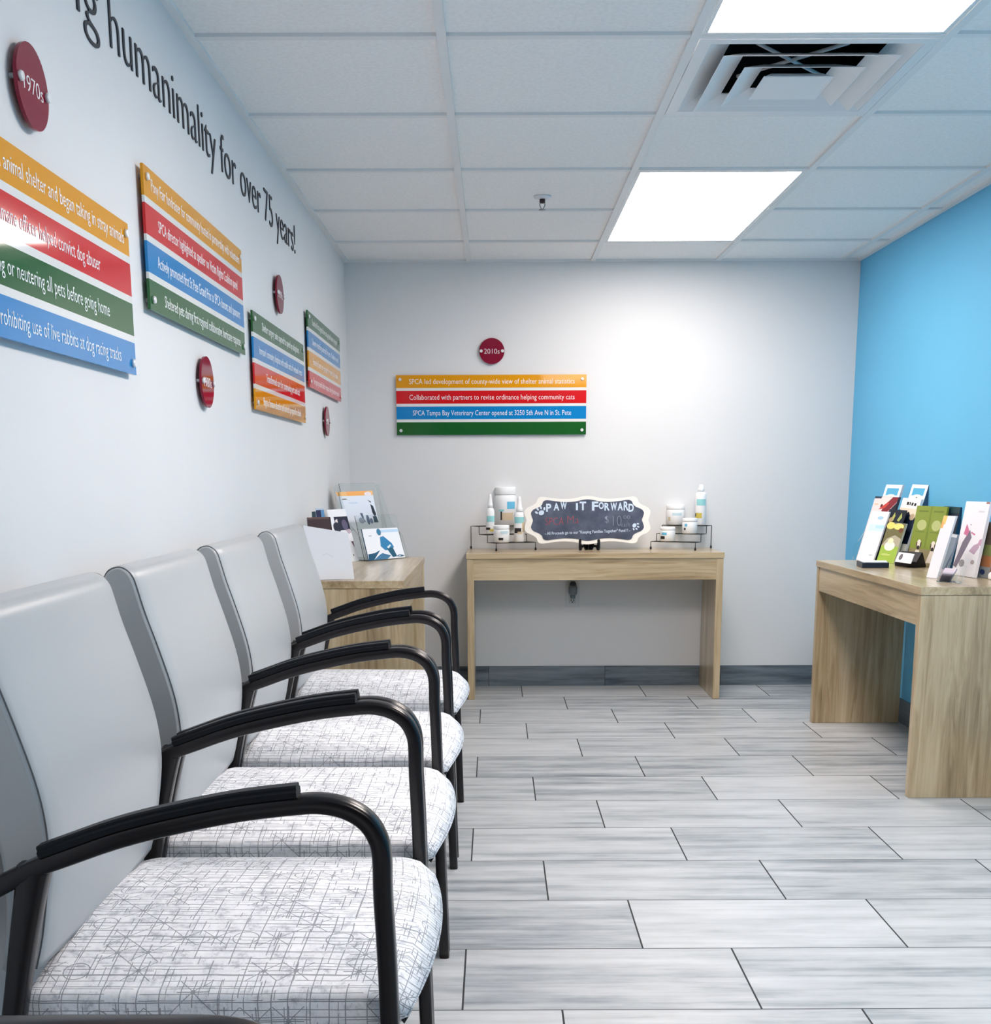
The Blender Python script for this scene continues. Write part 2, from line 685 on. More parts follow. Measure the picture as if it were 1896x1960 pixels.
def ring(bm, h0, z0, h1, z1, th=0.003):
    """square skirt from half size h0 at z0 to h1 at z1 with thickness"""
    q = [(-1, -1), (1, -1), (1, 1), (-1, 1)]
    lo = [bm.verts.new((a * h0, b * h0, z0)) for a, b in q]
    hi = [bm.verts.new((a * h1, b * h1, z1)) for a, b in q]
    lo2 = [bm.verts.new((a * (h0 - th), b * (h0 - th), z0)) for a, b in q]
    hi2 = [bm.verts.new((a * (h1 - th), b * (h1 - th), z1)) for a, b in q]
    for k in range(4):
        m = (k + 1) % 4
        bm.faces.new((lo[k], lo[m], hi[m], hi[k]))
        bm.faces.new((lo2[k], hi2[k], hi2[m], lo2[m]))
        bm.faces.new((lo[k], lo2[k], lo2[m], lo[m]))
        bm.faces.new((hi[k], hi[m], hi2[m], hi2[k]))


bm = bmesh.new()
H = TS / 2 - 0.014
for a in ((-H, H, -H, -0.268), (-H, H, 0.268, H), (-H, -0.268, -0.268, 0.268), (0.268, H, -0.268, 0.268)):
    bx(bm, *a, -0.001, 0.008)
ring(bm, 0.268, 0.0, 0.205, 0.030)
obj('frame', bm, WHITE_MET, t)
for h, z in ((0.226, -0.014), (0.158, -0.019)):
    bm = bmesh.new()
    ring(bm, h, z, h - 0.064, z + 0.028)
    obj('louver', bm, WHITE_MET, t)
bm = bmesh.new()
ring(bm, 0.093, -0.022, 0.070, -0.006)
bx(bm, -0.092, 0.092, -0.092, 0.092, -0.0215, -0.019)
obj('center_plate', bm, WHITE_MET, t)
bm = bmesh.new()
for a in ((-0.3, 0.3), (0.3, -0.3)):
    wire(bm, [(-0.12, -a[0] * 0.42, 0.05), (0.12, a[0] * 0.42, 0.05)], 0.005)
obj('brace', bm, WHITE_MET, t)
bm = bmesh.new()
D = 0.262
bx(bm, -D, D, -D, D, 0.19, 0.2)
for a in ((-D, D, -D, -D + 0.004), (-D, D, D - 0.004, D), (-D, -D + 0.004, -D, D), (D - 0.004, D, -D, D)):
    bx(bm, *a, 0.0095, 0.19)
obj('duct_box', bm, DARK, t)

# ------------------------------------------------------------------ sprinkler
t = thing('fire_sprinkler', 'small pendent fire sprinkler head on ceiling tile left of light panel', 'sprinkler', (0.189, 4.70, ZT))
bm = bmesh.new(); lathe(bm, [(0.034, -0.001), (0.033, -0.006), (0.016, -0.011)], 24); obj('escutcheon', bm, WHITE_MET, t)
bm = bmesh.new(); lathe(bm, [(0.011, -0.011), (0.011, -0.022), (0.006, -0.026)], 16); obj('body', bm, mat('sprinkler_brass', (60, 50, 55), 0.35, metal=0.6), t)
bm = bmesh.new()
wire(bm, [(-0.009, 0, -0.02), (-0.010, 0, -0.034), (-0.003, 0, -0.047)], 0.002)
wire(bm, [(0.009, 0, -0.02), (0.010, 0, -0.034), (0.003, 0, -0.047)], 0.002)
lathe(bm, [(0.002, -0.051), (0.014, -0.051), (0.014, -0.049), (0.004, -0.046)], 16)
obj('deflector', bm, mat('sprinkler_chrome', (150, 155, 160), 0.3, metal=0.7), t)

# ------------------------------------------------------------------ wall signs
SY = mat('sign_yellow', (222, 152, 14), 0.06, spec=0.4)
SR = mat('sign_red', (205, 30, 36), 0.06, spec=0.4)
SB = mat('sign_blue', (22, 128, 196), 0.06, spec=0.4)
SG = mat('sign_green', (30, 92, 42), 0.06, spec=0.4)
SWH = mat('sign_clear_band', (226, 227, 226), 0.06, spec=0.4)
MAROON = mat('sign_maroon', (128, 10, 44), 0.06, spec=0.4)
SIGN_W, SIGN_H = 0.970, 0.298
CODE = {'y': SY, 'r': SR, 'b': SB, 'g': SG}


def bolt(fr, a, b, parent):
    bm = bmesh.new()
    lathe(bm, [(0.004, -0.016), (0.004, 0.0), (0.008, 0.0), (0.008, 0.004), (0.0065, 0.006)], 16)
    bm.transform(fr @ Matrix.Translation((a, b, 0.0062)))
    obj('standoff_bolt', bm, STEEL, parent, world=True)


def timeline_sign(fr, bands, lines, label):
    """fr: centre of the panel on its wall side, (right, up, out); bands top to bottom"""
    t = thing('timeline_sign', label, 'sign', fr.translation, group='striped timeline signs')
    k = 0.985 if abs(fr.col[2][0]) > 0.5 else 1.0
    W, H2, BAND, GAP = SIGN_W / 2 * (k - 0.013 if k < 1 else k), SIGN_H / 2 * k, 0.0640 * k, 0.0140 * k
    bm = bmesh.new()
    mats = [SWH] + [CODE[c] for c in bands]
    z = H2
    for i in range(len(bands)):
        prism(bm, [(-W, z - BAND), (W, z - BAND), (W, z), (-W, z)], fr, 0.0, 0.006, i + 1)
        z -= BAND
        if i < len(bands) - 1:
            prism(bm, [(-W, z - GAP), (W, z - GAP), (W, z), (-W, z)], fr, 0.0, 0.006, 0)
            z -= GAP
    obj('panel', bm, mats, t, world=True)
    for i, ln in enumerate(lines):
        if not ln:
            continue
        s, a, b = ln
        zc = H2 - i * (BAND + GAP) - BAND / 2
        bm = bmesh.new()
        lettering(bm, s, a, b, zc - 0.0125, 0.027, fr @ Matrix.Translation((0, 0, 0.0061)), 0.0006, -0.006, res=2)
        obj('lettering', bm, INK_W, t, world=True)
    for a in (-W + 0.021, W - 0.021):
        for b in (-H2 + 0.022, H2 - 0.022):
            bolt(fr, a, b, t)
    return t


def decade_disc(fr, s, label):
    t = thing('decade_disc', label, 'sign', fr.translation, group='maroon decade discs')
    bm = bmesh.new()
    poly = [(0.064 * math.cos(2 * math.pi * k / 48), 0.064 * math.sin(2 * math.pi * k / 48)) for k in range(48)]
    prism(bm, poly, fr, 0.0, 0.006)
    obj('disc', bm, MAROON, t, world=True)
    bm = bmesh.new()
    lettering(bm, s, -0.039, 0.039, -0.013, 0.026, fr @ Matrix.Translation((0, 0, 0.0061)), 0.0006, -0.012, res=3)
    obj('lettering', bm, INK_W, t, world=True)
    for a in (-0.054, 0.054):
        bolt(fr, a, 0.0, t)
    return t


SKEW = 0.734 / 0.75      # readings were taken on the wall plane, the panels stand proud of it


def left_frame(y, z):
    return frame((XL + 0.010, y * SKEW, HC + (z - HC) * SKEW), (0, 1, 0), (0, 0, 1))


def back_frame(x, z):
    return frame((x, YB - 0.010, z), (1, 0, 0), (0, 0, 1))


def yrel(px0, px1, y):
    """extent along the left wall of words seen between two pixels, about the sign centre y"""
    def f(p):
        r = ray(*p)
        return r.y * ((XL + 0.016) / r.x) - y * 0.9787
    return f(px0), f(px1)


y1 = 1.995
a1 = yrel((8, 306), (236, 452), y1)
a2 = yrel((29, 410), (191, 502), y1)
a3 = yrel((17, 515), (209, 592), y1)
a4 = yrel((61, 627), (231, 672), y1)


def widen(a, s_vis, s_all):
    k = (a[1] - a[0]) / len(s_vis)
    return a[1] - k * len(s_all), a[1]


L1 = [('in animal shelter and began taking in stray animals',) + widen(a1, 'animal shelter and began taking in stray animals', 'in animal shelter and began taking in stray animals'),
      ('humane officer helped convict dog abuser',) + widen(a2, 'officer helped convict dog abuser', 'humane officer helped convict dog abuser'),
      ('ing or neutering all pets before going home',) + widen(a3, 'or neutering all pets before going home', 'ing or neutering all pets before going home'),
      ('prohibiting use of live rabbits at dog racing tracks',) + widen(a4, 'use of live rabbits at dog racing tracks', 'prohibiting use of live rabbits at dog racing tracks')]
timeline_sign(left_frame(y1, 1.4625), 'yrgb', L1, 'striped timeline sign on left wall cut by picture edge, blue band at the bottom')
timeline_sign(left_frame(3.09, 1.6135), 'yrbg',
              [('Pony Fair fundraiser for community hosted in partnership with volunteers', -0.42, 0.44),
               ('SPCA director highlighted as speaker on Victim Rights Coalition panel', -0.38, 0.40),
               ('Actively promoted first St Pete Grand Prix to SPCA donors and sponsors', -0.40, 0.42),
               ('Sheltered pets during first regional collaborative hurricane response', -0.36, 0.41)],
              'striped timeline sign on left wall, yellow band on top and green band below')
timeline_sign(left_frame(4.182, 1.4625), 'gbry',
              [('Shelter surgery suite opened to speed up adoptions', -0.33, 0.36),
               ('Increased community adoptions with mobile unit and weekend events', -0.39, 0.41),
               ('Transformed care for community pets and cats', -0.29, 0.35),
               ('Began a humane education and outreach program for schools', -0.35, 0.36)],
              'striped timeline sign on left wall, green band on top and yellow band at bottom')
timeline_sign(left_frame(5.277, 1.6135), 'gbyr',
              [('Launched first targeted low cost spay and neuter program', -0.36, 0.37),
               ('Opened veterinary outreach for pets of families in need', -0.38, 0.40),
               ('Expanded foster care program for kittens and puppies', -0.37, 0.37),
               ('Emergency animal shelter response during hurricane season', -0.37, 0.39)],
              'striped timeline sign on left wall nearest the corner, red band at the bottom')
timeline_sign(back_frame(-0.0155, 1.4625), 'yrbg',
              [('SPCA led development of county-wide view of shelter animal statistics', -0.418, 0.425),
               ('Collaborated with partners to revise ordinance helping community cats', -0.418, 0.425),
               ('SPCA Tampa Bay Veterinary Center opened at 3250 5th Ave N in St. Pete', -0.402, 0.408),
               None],
              'striped timeline sign on the back wall above the console table')
decade_disc(left_frame(2.013, 1.728), '1970s', 'round maroon disc reading 1970s, largest in view, top left')
decade_disc(left_frame(3.09, 1.347), '1980s', 'round maroon disc below the yellow topped sign on left wall')
decade_disc(left_frame(4.20, 1.733), '1990s', 'round maroon disc above the green topped sign, left wall')
decade_disc(left_frame(5.277, 1.349), '2000s', 'small round maroon disc low on left wall near the corner')
decade_disc(back_frame(-0.012, 1.728), '2010s', 'round maroon disc reading 2010s on the back wall')

fr = frame((XL + 0.0005, 0, 0), (0, 1, 0), (0, 0, 1))
t = thing('wall_lettering', 'large dark slogan lettering high along the left wall', 'wall lettering', (XL + 0.0005, 3.4, 1.93))


def phrase(parent, s, x0, x1, base, cap, fr, depth, offset, m, res=5):
    """a line of text, each word a part of its own, laid out as one line"""
    full = text_mesh(s, offset, 0.02, 1)
    fx = [v.co.x for v in full.vertices]
    lo, hi = min(fx), max(fx)
    bpy.data.meshes.remove(full)
    k = (x1 - x0) / (hi - lo)
    words, pos = s.split(' '), 0
    for w in words:
        upto = s[:pos + len(w)]
        me = text_mesh(upto, offset, 0.02, 1)
        e = max(v.co.x for v in me.vertices)
        bpy.data.meshes.remove(me)
        me = text_mesh(w, offset, 0.02, 1)
        wx = [v.co.x for v in me.vertices]
        bpy.data.meshes.remove(me)
        b = e - (max(wx) - min(wx))
        bm = bmesh.new()
        lettering(bm, w, x0 + (b - lo) * k, x0 + (e - lo) * k, base, cap, fr, depth, offset, res=res)
        obj('word', bm, m, parent, world=True)
        pos += len(w) + 1


bm = bmesh.new()
lettering(bm, 'ng', 2.185, 2.365, 1.929, 0.110, fr, 0.0025, -0.014, res=6)
obj('word', bm, INK_D, t, world=True)
phrase(t, 'humanimality for over 75 years!', 2.43, 4.54, 1.929, 0.110, fr, 0.0025, -0.014, INK_D, 6)

# ------------------------------------------------------------------ chairs
CXO = -0.37       # chair origin in x
ARM = [(-0.618, 0.606), (-0.583, 0.625), (-0.545, 0.643), (-0.515, 0.654), (-0.455, 0.675), (-0.394, 0.691), (-0.31, 0.708), (-0.235, 0.717),
       (-0.205, 0.7175), (-0.178, 0.711), (-0.156, 0.697), (-0.143, 0.677), (-0.1375, 0.652), (-0.137, 0.60)]
ARM_HIGH = [(-0.583, 0.640), (-0.545, 0.668), (-0.515, 0.688), (-0.455, 0.718), (-0.394, 0.731), (-0.31, 0.7335), (-0.235, 0.7335),
            (-0.19, 0.733), (-0.165, 0.728), (-0.150, 0.716), (-0.1405, 0.697), (-0.1375, 0.665), (-0.137, 0.60)]
BACK_FRONT = [(-0.574, 0.487), (-0.563, 0.53), (-0.552, 0.595), (-0.547, 0.645), (-0.549, 0.69), (-0.558, 0.74), (-0.578, 0.81), (-0.597, 0.87),
              (-0.608, 0.912)]
BACK_TOP = [(-0.614, 0.932), (-0.624, 0.945), (-0.639, 0.952), (-0.656, 0.949), (-0.668, 0.939), (-0.674, 0.92)]
BACK_REAR = [(-0.662, 0.85), (-0.642, 0.77), (-0.622, 0.69), (-0.612, 0.62), (-0.614, 0.55), (-0.624, 0.487)]


def make_arm(t, s, path, pad=True):
    y = s * 0.2895
    sec = ellipse(0.0118, 0.0152, 20, 4.0)
    front = [(-0.1335, 0.5), (-0.128, 0.25), (-0.1215, 0.0)]
    P = catmull([(x - CXO, y, z) for x, z in path + front], 5)
    k = 5 * (len(path) - 1)
    bm = bmesh.new()
    sweep(bm, P[:k + 1], sec, after=P[k + 1])
    a = obj('arm', bm, METAL, t)
    bm = bmesh.new()
    sweep(bm, P[k:], sec, before=P[k - 1])
    obj('leg', bm, METAL, t)
    bm = bmesh.new()
    R = catmull([(-0.556 - CXO, y, 0.640), (-0.564 - CXO, y, 0.605), (-0.579 - CXO, y, 0.535), (-0.602 - CXO, y, 0.42), (-0.69 - CXO, y, 0.0)], 5)
    sweep(bm, R, ellipse(0.020, 0.0150, 20, 4.0), taper=0.55)
    obj('leg', bm, METAL, t)
    if pad:
        top = [(x, z + 0.0112) for x, z in path if -0.55 < x < -0.23]
        P = catmull([(x - CXO, y, z) for x, z in top], 5)
        w, h = 0.0148, 0.0140
        sec2 = [(0, -w), (0.007, -w), (0.0080, -w + 0.002), (0.0090, -w + 0.004), (h - 0.002, -w + 0.0045), (h, -w + 0.007),
                (h, w - 0.007), (h - 0.002, w - 0.0045), (0.0090, w - 0.004), (0.0080, w - 0.002), (0.007, w), (0, w)]
        bm = bmesh.new()
        sweep(bm, P, [(-a_, b_) for a_, b_ in sec2], smooth=False)
        obj('arm_pad', bm, PAD, t)
    return a


def make_seat(t):
    bm = bmesh.new()
    uvl = bm.loops.layers.uv.new('UVMap')
    HW = 0.268
    stations = []
    NX = 30
    for i in range(NX + 1):
        q = i / NX
        x = -0.605 + q * 0.488
        stations.append(x)
    rings = []
    for i, x in enumerate(stations):
        q = i / NX
        # end rounding: back and front edges roll over
        dfr = max(0.0, 1 - (stations[-1] - x) / 0.055)
        dbk = max(0.0, 1 - (x - stations[0]) / 0.03)
        roll = 1 - math.sqrt(max(0.0, 1 - dfr ** 2)) if dfr > 0 else 0.0
        rollb = 1 - math.sqrt(max(0.0, 1 - dbk ** 2)) if dbk > 0 else 0.0
        edge = 0.466 - 0.028 * roll - 0.02 * rollb
        dome = 0.030 * (1 - 0.35 * q * q) * (1 - 0.75 * roll) * (1 - 0.8 * rollb)
        hw = HW - 0.006 * roll - 0.004 * rollb
        zb = 0.420 - 0.004 * (1 - roll)
        loop = []
        rr = 0.020
        # section: bottom, side, rounded shoulder, domed top
        loop.append((-hw + 0.012, zb)); loop.append((-hw + 0.002, zb + 0.004)); loop.append((-hw, zb + 0.010))
        for k in range(5):
            a = k / 4 * math.pi / 2
            loop.append((-hw + rr - rr * math.cos(a), edge - rr * 0.9 + rr * 0.9 * math.sin(a)))
        M = 16
        for k in range(1, M):
            yy = (-hw + rr) + (2 * hw - 2 * rr) * k / M
            loop.append((yy, edge + dome * (1 - (yy / (hw - rr)) ** 2) ** 0.8))
        for k in range(4, -1, -1):
            a = k / 4 * math.pi / 2
            loop.append((hw - rr + rr * math.cos(a), edge - rr * 0.9 + rr * 0.9 * math.sin(a)))
        loop.append((hw, zb + 0.010)); loop.append((hw - 0.002, zb + 0.004)); loop.append((hw - 0.012, zb))
        bulge = 0.026 * max(0.0, (q - 0.35) / 0.65) ** 1.5
        ring_ = []
        arc = 0.0
        prev = None
        for (yy, zz) in loop:
            if prev:
                arc += math.hypot(yy - prev[0], zz - prev[1])
            prev = (yy, zz)
            hfac = min(1.0, max(0.0, (zz - zb) / 0.05))
            xx = x + bulge * (1 - (yy / hw) ** 2) + 0.010 * roll * math.sin(hfac * math.pi)
            ring_.append((bm.verts.new((xx - CXO, yy, zz)), arc, x + 0.03 * roll))
        rings.append(ring_)
    for r0, r1 in zip(rings, rings[1:]):
        n = len(r0)
        for k in range(n):
            m = (k + 1) % n
            f = bm.faces.new((r0[k][0], r0[m][0], r1[m][0], r1[k][0]))
            f.smooth = True
            for lp, (vv, a, b) in zip(f.loops, (r0[k], r0[m], r1[m], r1[k])):
                lp[uvl].uv = (a + 3.0, b + 2.0)
    for r in (rings[0], rings[-1]):
        f = bm.faces.new([q_[0] for q_ in r])
        f.smooth = True
        for lp, q_ in zip(f.loops, r):
            lp[uvl].uv = (q_[0].co.y + 3.3, q_[0].co.z + 1.5)
    s = obj('seat', bm, FABRIC, t)
    bm = bmesh.new()
    for sgn in (-1, 1):
        y = sgn * 0.255
        bx(bm, -0.585 - CXO, -0.15 - CXO, y - 0.012, y + 0.012, 0.392, 0.4165)
    for x in (-0.565, -0.21):
        bx(bm, x - 0.012 - CXO, x + 0.012 - CXO, -0.278, 0.278, 0.372, 0.3918)
    obj('seat_frame', bm, METAL, t)


def make_back(t):
    prof = catmull(BACK_FRONT + BACK_TOP + BACK_REAR, 3)
    nf = (len(BACK_FRONT) - 1) * 3
    cx = sum(p[0] for p in prof) / len(prof)
    HW = 0.248
    ysn = [-HW, -HW + 0.0015, -HW + 0.006, -HW + 0.014] + [-HW + 0.014 + (2 * HW - 0.028) * k / 14 for k in range(1, 14)] + [HW - 0.014, HW - 0.006, HW - 0.0015, HW]
    bm = bmesh.new()
    rings = []
    for y in ysn:
        d = HW - abs(y)
        ins = 0.010 * (1 - min(1.0, d / 0.014)) ** 2.2
        rr = []
        for k, (x, z) in enumerate(prof):
            p0 = prof[max(k - 1, 0)]
            p1 = prof[min(k + 1, len(prof) - 1)]
            tx, tz = p1[0] - p0[0], p1[1] - p0[1]
            l = math.hypot(tx, tz) or 1
            nx, nz = tz / l, -tx / l          # outward
            crown = 0.007 * (1 - (y / HW) ** 2) if k <= nf + 6 else 0.0
            rr.append(bm.verts.new((x - 0.007 + nx * (crown - ins) - CXO, y, z + nz * (crown - ins) * 0.6)))
        rings.append(rr)
    n = len(prof)
    for r0, r1 in zip(rings, rings[1:]):
        for k in range(n):
            f = bm.faces.new((r0[k], r0[(k + 1) % n], r1[(k + 1) % n], r1[k]))
            f.smooth = True
    for r in (rings[0], rings[-1]):
        bm.faces.new(r)
    b = obj('backrest', bm, VINYL, t)
    for sgn in (-1, 1):
        bm = bmesh.new()
        edge = catmull(BACK_FRONT + BACK_TOP, 3)
        path = []
        for k, (x, z) in enumerate(edge):
            p0, p1 = edge[max(k - 1, 0)], edge[min(k + 1, len(edge) - 1)]
            l = math.hypot(p1[0] - p0[0], p1[1] - p0[1])
            nx, nz = (p1[1] - p0[1]) / l, -(p1[0] - p0[0]) / l
            path.append((x - 0.007 - nx * 0.0036 - CXO, sgn * (HW - 0.0045), z - nz * 0.0022))
        wire(bm, path, 0.0011, 6)
        obj('piping', bm, PIPING, b)


CH_G = 'grey vinyl waiting room armchairs in a row along the left wall'


def make_chair(name, label, loc, near_high=False):
    t = thing(name, label, 'chair', loc, 0.0, CH_G)
    make_seat(t)
    make_back(t)
    make_arm(t, 1, ARM_HIGH if near_high else ARM, pad=not near_high)
    make_arm(t, -1, ARM)
    return t


ch = make_chair('waiting_room_chair', 'grey armchair nearest viewer with whole seat in view, its back cut by left edge', (CXO, 1.6055, 0))
dup(ch, (CXO, 2.2185, 0), 'grey armchair second of the four, just behind the nearest seat', CH_G)
dup(ch, (CXO, 2.8315, 0), 'grey armchair third of the four, between the second and the farthest', CH_G)
dup(ch, (CXO, 3.513, 0), 'farthest grey armchair of the row, next to the wooden side table', CH_G)
make_chair('waiting_room_chair', 'armchair beside the viewer, only its bare brown arm showing along bottom left edge', (CXO, 0.7215 - 0.3047, 0), True)


# ------------------------------------------------------------------ console tables
def console_table(label, loc, rotz, depth):
    t = thing('console_table', label, 'table', loc, rotz, 'oak console tables')
    W = TW / 2
    bm = bmesh.new(); bx(bm, -W - 0.003, W + 0.003, -0.003, depth, TZ - 0.0275, TZ, bev=0.0012); obj('tabletop', bm, WOOD_H, t)
    for s in (-1, 1):
        bm = bmesh.new()
        x0, x1 = (W - 0.034, W) if s > 0 else (-W, -W + 0.034)
        bx(bm, x0, x1, 0.0, depth - 0.002, 0.0, TZ - 0.0278, bev=0.0025)
        obj('leg', bm, WOOD_V, t)
    bm = bmesh.new(); bx(bm, -W + 0.0342, W - 0.0342, 0.004, 0.022, TZ - 0.133, TZ - 0.0278); obj('apron', bm, WOOD_H, t)
    bm = bmesh.new(); bx(bm, -W + 0.0342, W - 0.0342, depth - 0.03, depth - 0.012, TZ - 0.133, TZ - 0.0278); obj('rear_apron', bm, WOOD_H, t)
    return t


console_table('light oak console table against the back wall under the striped sign', (-0.1384 + TW / 2, 5.629, 0), 0.0, 0.385)
console_table('light oak console table against the blue wall, covered with brochures', (1.4285, 3.823 + TW / 2, 0), -math.pi / 2, 0.395)
console_table('light oak side table in left corner behind the last grey chair', (-0.334, 4.132 + TW / 2, 0), math.pi / 2, 0.400)

# ------------------------------------------------------------------ outlet and plug-in
t = thing('wall_outlet', 'white wall outlet with an open lower socket under the back table', 'outlet', (0.408, YB, 0.482))
bm = bmesh.new(); bx(bm, -0.036, 0.036, -0.006, 0, -0.062, 0.062, bev=0.002); obj('cover_plate', bm, mat('outlet_plate', (210, 214, 217), 0.4), t)
SLOT = mat('outlet_slot', (20, 22, 26), 0.5)
for z in (-0.026, 0.026):
    bm = bmesh.new()
    bx(bm, -0.017, 0.017, -0.0085, -0.0062, z - 0.014, z + 0.014, bev=0.0008)
    s = obj('socket', bm, mat('outlet_face', (196, 202, 206), 0.4), t)
    bm = bmesh.new()
    bx(bm, -0.009, -0.0055, -0.0092, -0.0086, z - 0.002, z + 0.008)
    bx(bm, 0.0055, 0.009, -0.0092, -0.0086, z - 0.002, z + 0.008)
    bx(bm, -0.003, 0.003, -0.0092, -0.0086, z - 0.010, z - 0.004)
    obj('slot', bm, SLOT, s)
t = thing('plug_in_freshener', 'small grey plug-in device hanging in the upper socket under back table', 'plug-in device', (0.408, YB - 0.0095, 0.515))
bm = bmesh.new(); lathe(bm, [(0.012, -0.028), (0.020, -0.024), (0.023, -0.012), (0.023, 0.016), (0.019, 0.024)], 20, (0, -0.026, 0)); bx(bm, -0.015, 0.015, -0.03, 0.0, -0.016, 0.016)
obj('body', bm, mat('plug_grey', (118, 130, 138), 0.45), t)
bm = bmesh.new(); lathe(bm, [(0.019, 0.0242), (0.017, 0.036), (0.012, 0.044), (0.006, 0.046)], 20, (0, -0.026, 0)); obj('cap', bm, mat('plug_dark', (40, 52, 62), 0.4), t)
bm = bmesh.new(); lathe(bm, [(0.009, -0.046), (0.013, -0.042), (0.013, -0.0285)], 16, (0, -0.026, 0)); obj('refill_bottle', bm, mat('plug_glass', (120, 140, 146), 0.15), t)


# ------------------------------------------------------------------ product stands on the back table
TB = TZ + 0.0006
STAND_M = mat('wire_grey', (52, 56, 60), 0.4, metal=0.3)


def wire_stand(label, feet, heights):
    """feet: tall-left, tall-right, low-left, low-right on the table; three steps between tall and low"""
    a, b, c, d = [Vector((p.x, p.y, TB)) for p in feet]
    t = thing('wire_display_stand', label, 'display stand', (a + b + c + d) / 4, 0, 'black three-step wire stands')
    bm = bmesh.new()
    up = Vector((0, 0, 1))
    r = 0.0022
    rails = []
    for p, q in ((a, c), (b, d)):
        dv = q - p
        pts = [p + up * 0.006, p + up * (heights[0] - TB)]
        e = [p, p + dv * 0.33, p + dv * 0.66, q]
        for k in range(3):
            if k:
                pts.append(e[k] + up * (heights[k] - TB))
            pts.append(e[k + 1] + up * (heights[k] - TB))
        pts.append(q + up * 0.006)
        wire(bm, pts, r, 8)
        rails.append(e)
    for k in range(3):
        for f in (0.12, 0.88):
            p = rails[0][k].lerp(rails[0][k + 1], f) + up * (heights[k] - TB)
            q = rails[1][k].lerp(rails[1][k + 1], f) + up * (heights[k] - TB)
            wire(bm, [p, q], r * 0.9, 6)
    obj('frame', bm, STAND_M, t, world=True)
    for p in (a, b, c, d):
        bm = bmesh.new()
        lathe(bm, [(0.0035, 0.0), (0.0052, 0.003), (0.0052, 0.010), (0.003, 0.015)], 12, p)
        obj('foot_cap', bm, BLACKP, t, world=True)
    return t, [(rails[0][k] + rails[0][k + 1] + rails[1][k] + rails[1][k + 1]) / 4 for k in range(3)]


hz = [0.850, 0.810, 0.772]
fl = [onZ(901.3, 1050.6), onZ(975, 1048.2), onZ(949.4, 1055.2), onZ(1024.7, 1053.2)]
wire_stand('three-step wire stand holding bottles left of the chalkboard sign', fl, hz)
fr_ = [onZ(1276, 1047.5), onZ(1360, 1049.5), onZ(1245, 1051.5), onZ(1330, 1054)]
wire_stand('three-step wire stand holding white jars right of the chalkboard sign', fr_, hz)

LAB_T = mat('label_teal', (150, 210, 214), 0.5)
LAB_B = mat('label_blue', (104, 188, 226), 0.5)
LAB_D = mat('label_dark', (36, 32, 30), 0.5)
LAB_Y = mat('label_yellow', (200, 182, 84), 0.5)
LAB_S = mat('label_sand', (205, 188, 160), 0.5)
LAB_P = mat('label_pale', (196, 218, 226), 0.5)


def curved_patch(bm, r, a0, a1, z0, z1, mi, n=8):
    """patch hugging a round body; angles from -Y (towards the room), in degrees"""
    lo, hi = [], []
    for k in range(n + 1):
        a = math.radians(a0 + (a1 - a0) * k / n)
        x, y = math.sin(a) * (r + 0.0006), -math.cos(a) * (r + 0.0006)
        lo.append(bm.verts.new((x, y, z0)))
        hi.append(bm.verts.new((x, y, z1)))
    for k in range(n):
        f = bm.faces.new((lo[k], lo[k + 1], hi[k + 1], hi[k]))
        f.material_index = mi
        f.smooth = True


def container(name, label, cat, px, pyb, Y, z, prof_body, prof_cap, patches, group, capname='lid'):
    """px: where it stands across, at depth Y; z: the shelf it stands on"""
    p = onY(px, pyb, Y)
    t = thing(name, label, cat, (p.x, Y, z + 0.0028), 0, group)
    bm = bmesh.new()
    lathe(bm, prof_body, 28)
    for r, a0, a1, z0, z1, mi in patches:
        curved_patch(bm, r, a0, a1, z0, z1, mi)
    obj('body', bm, [WHITE, LAB_T, LAB_B, LAB_D, LAB_Y, LAB_S, LAB_P], t)
    bm = bmesh.new()
    lathe(bm, prof_cap, 24)
    obj(capname, bm, WHITE, t)
    return t


def jar(r, h):
    hc = h * 0.78
    return [(r * 0.9, 0), (r, 0.004), (r, hc - 0.006), (r * 0.93, hc)], [(r * 0.99, hc + 0.0003), (r * 1.0, hc + 0.002), (r * 1.0, h - 0.004), (r * 0.95, h)]


def bottle(r, h):
    hs = h * 0.66
    body = [(r * 0.9, 0), (r, 0.004), (r, hs - 0.018), (r * 0.86, hs - 0.007), (r * 0.55, hs)]
    cap = [(r * 0.62, hs + 0.0003), (r * 0.62, hs + 0.018), (r * 0.5, hs + 0.024), (r * 0.32, h - 0.012), (r * 0.26, h)]
    return body, cap


G1 = 'white pet care bottles and jars on the wire stands'
cen = (fl[0] + fl[1] + fl[2] + fl[3]) / 4


def row(feet, k, f):
    a, b, c, d = feet
    p, q = a.lerp(c, (k + 0.5) / 3), b.lerp(d, (k + 0.5) / 3)
    return p.lerp(q, f).y


b_, c_ = jar(0.060, 0.196)
container('lidded_tub', 'large white lidded tub on top of the left wire stand', 'jar', 967, 1005, row(fl, 0, 0.75), hz[0],
          [(0.05, 0), (0.0585, 0.004), (0.0585, 0.12), (0.056, 0.145), (0.048, 0.158)], [(0.052, 0.1583), (0.053, 0.161), (0.053, 0.192), (0.05, 0.196)],
          [(0.0585, 8, 55, 0.085, 0.122, 2), (0.0585, -25, 40, 0.028, 0.066, 5), (0.0585, -26, -18, 0.028, 0.072, 3), (0.0585, -34, -8, 0.072, 0.082, 1)], G1)
b_, c_ = bottle(0.0222, 0.202)
container('spray_bottle', 'slim white pointed bottle left of the large tub', 'bottle', 938, 1019, row(fl, 1, 0.25), hz[1], b_, c_,
          [(0.0222, -50, 70, 0.062, 0.092, 1), (0.0222, -70, 0, 0.022, 0.034, 3), (0.0222, -5, 50, 0.014, 0.026, 4)], G1, 'nozzle')
b_, c_ = bottle(0.0270, 0.228)
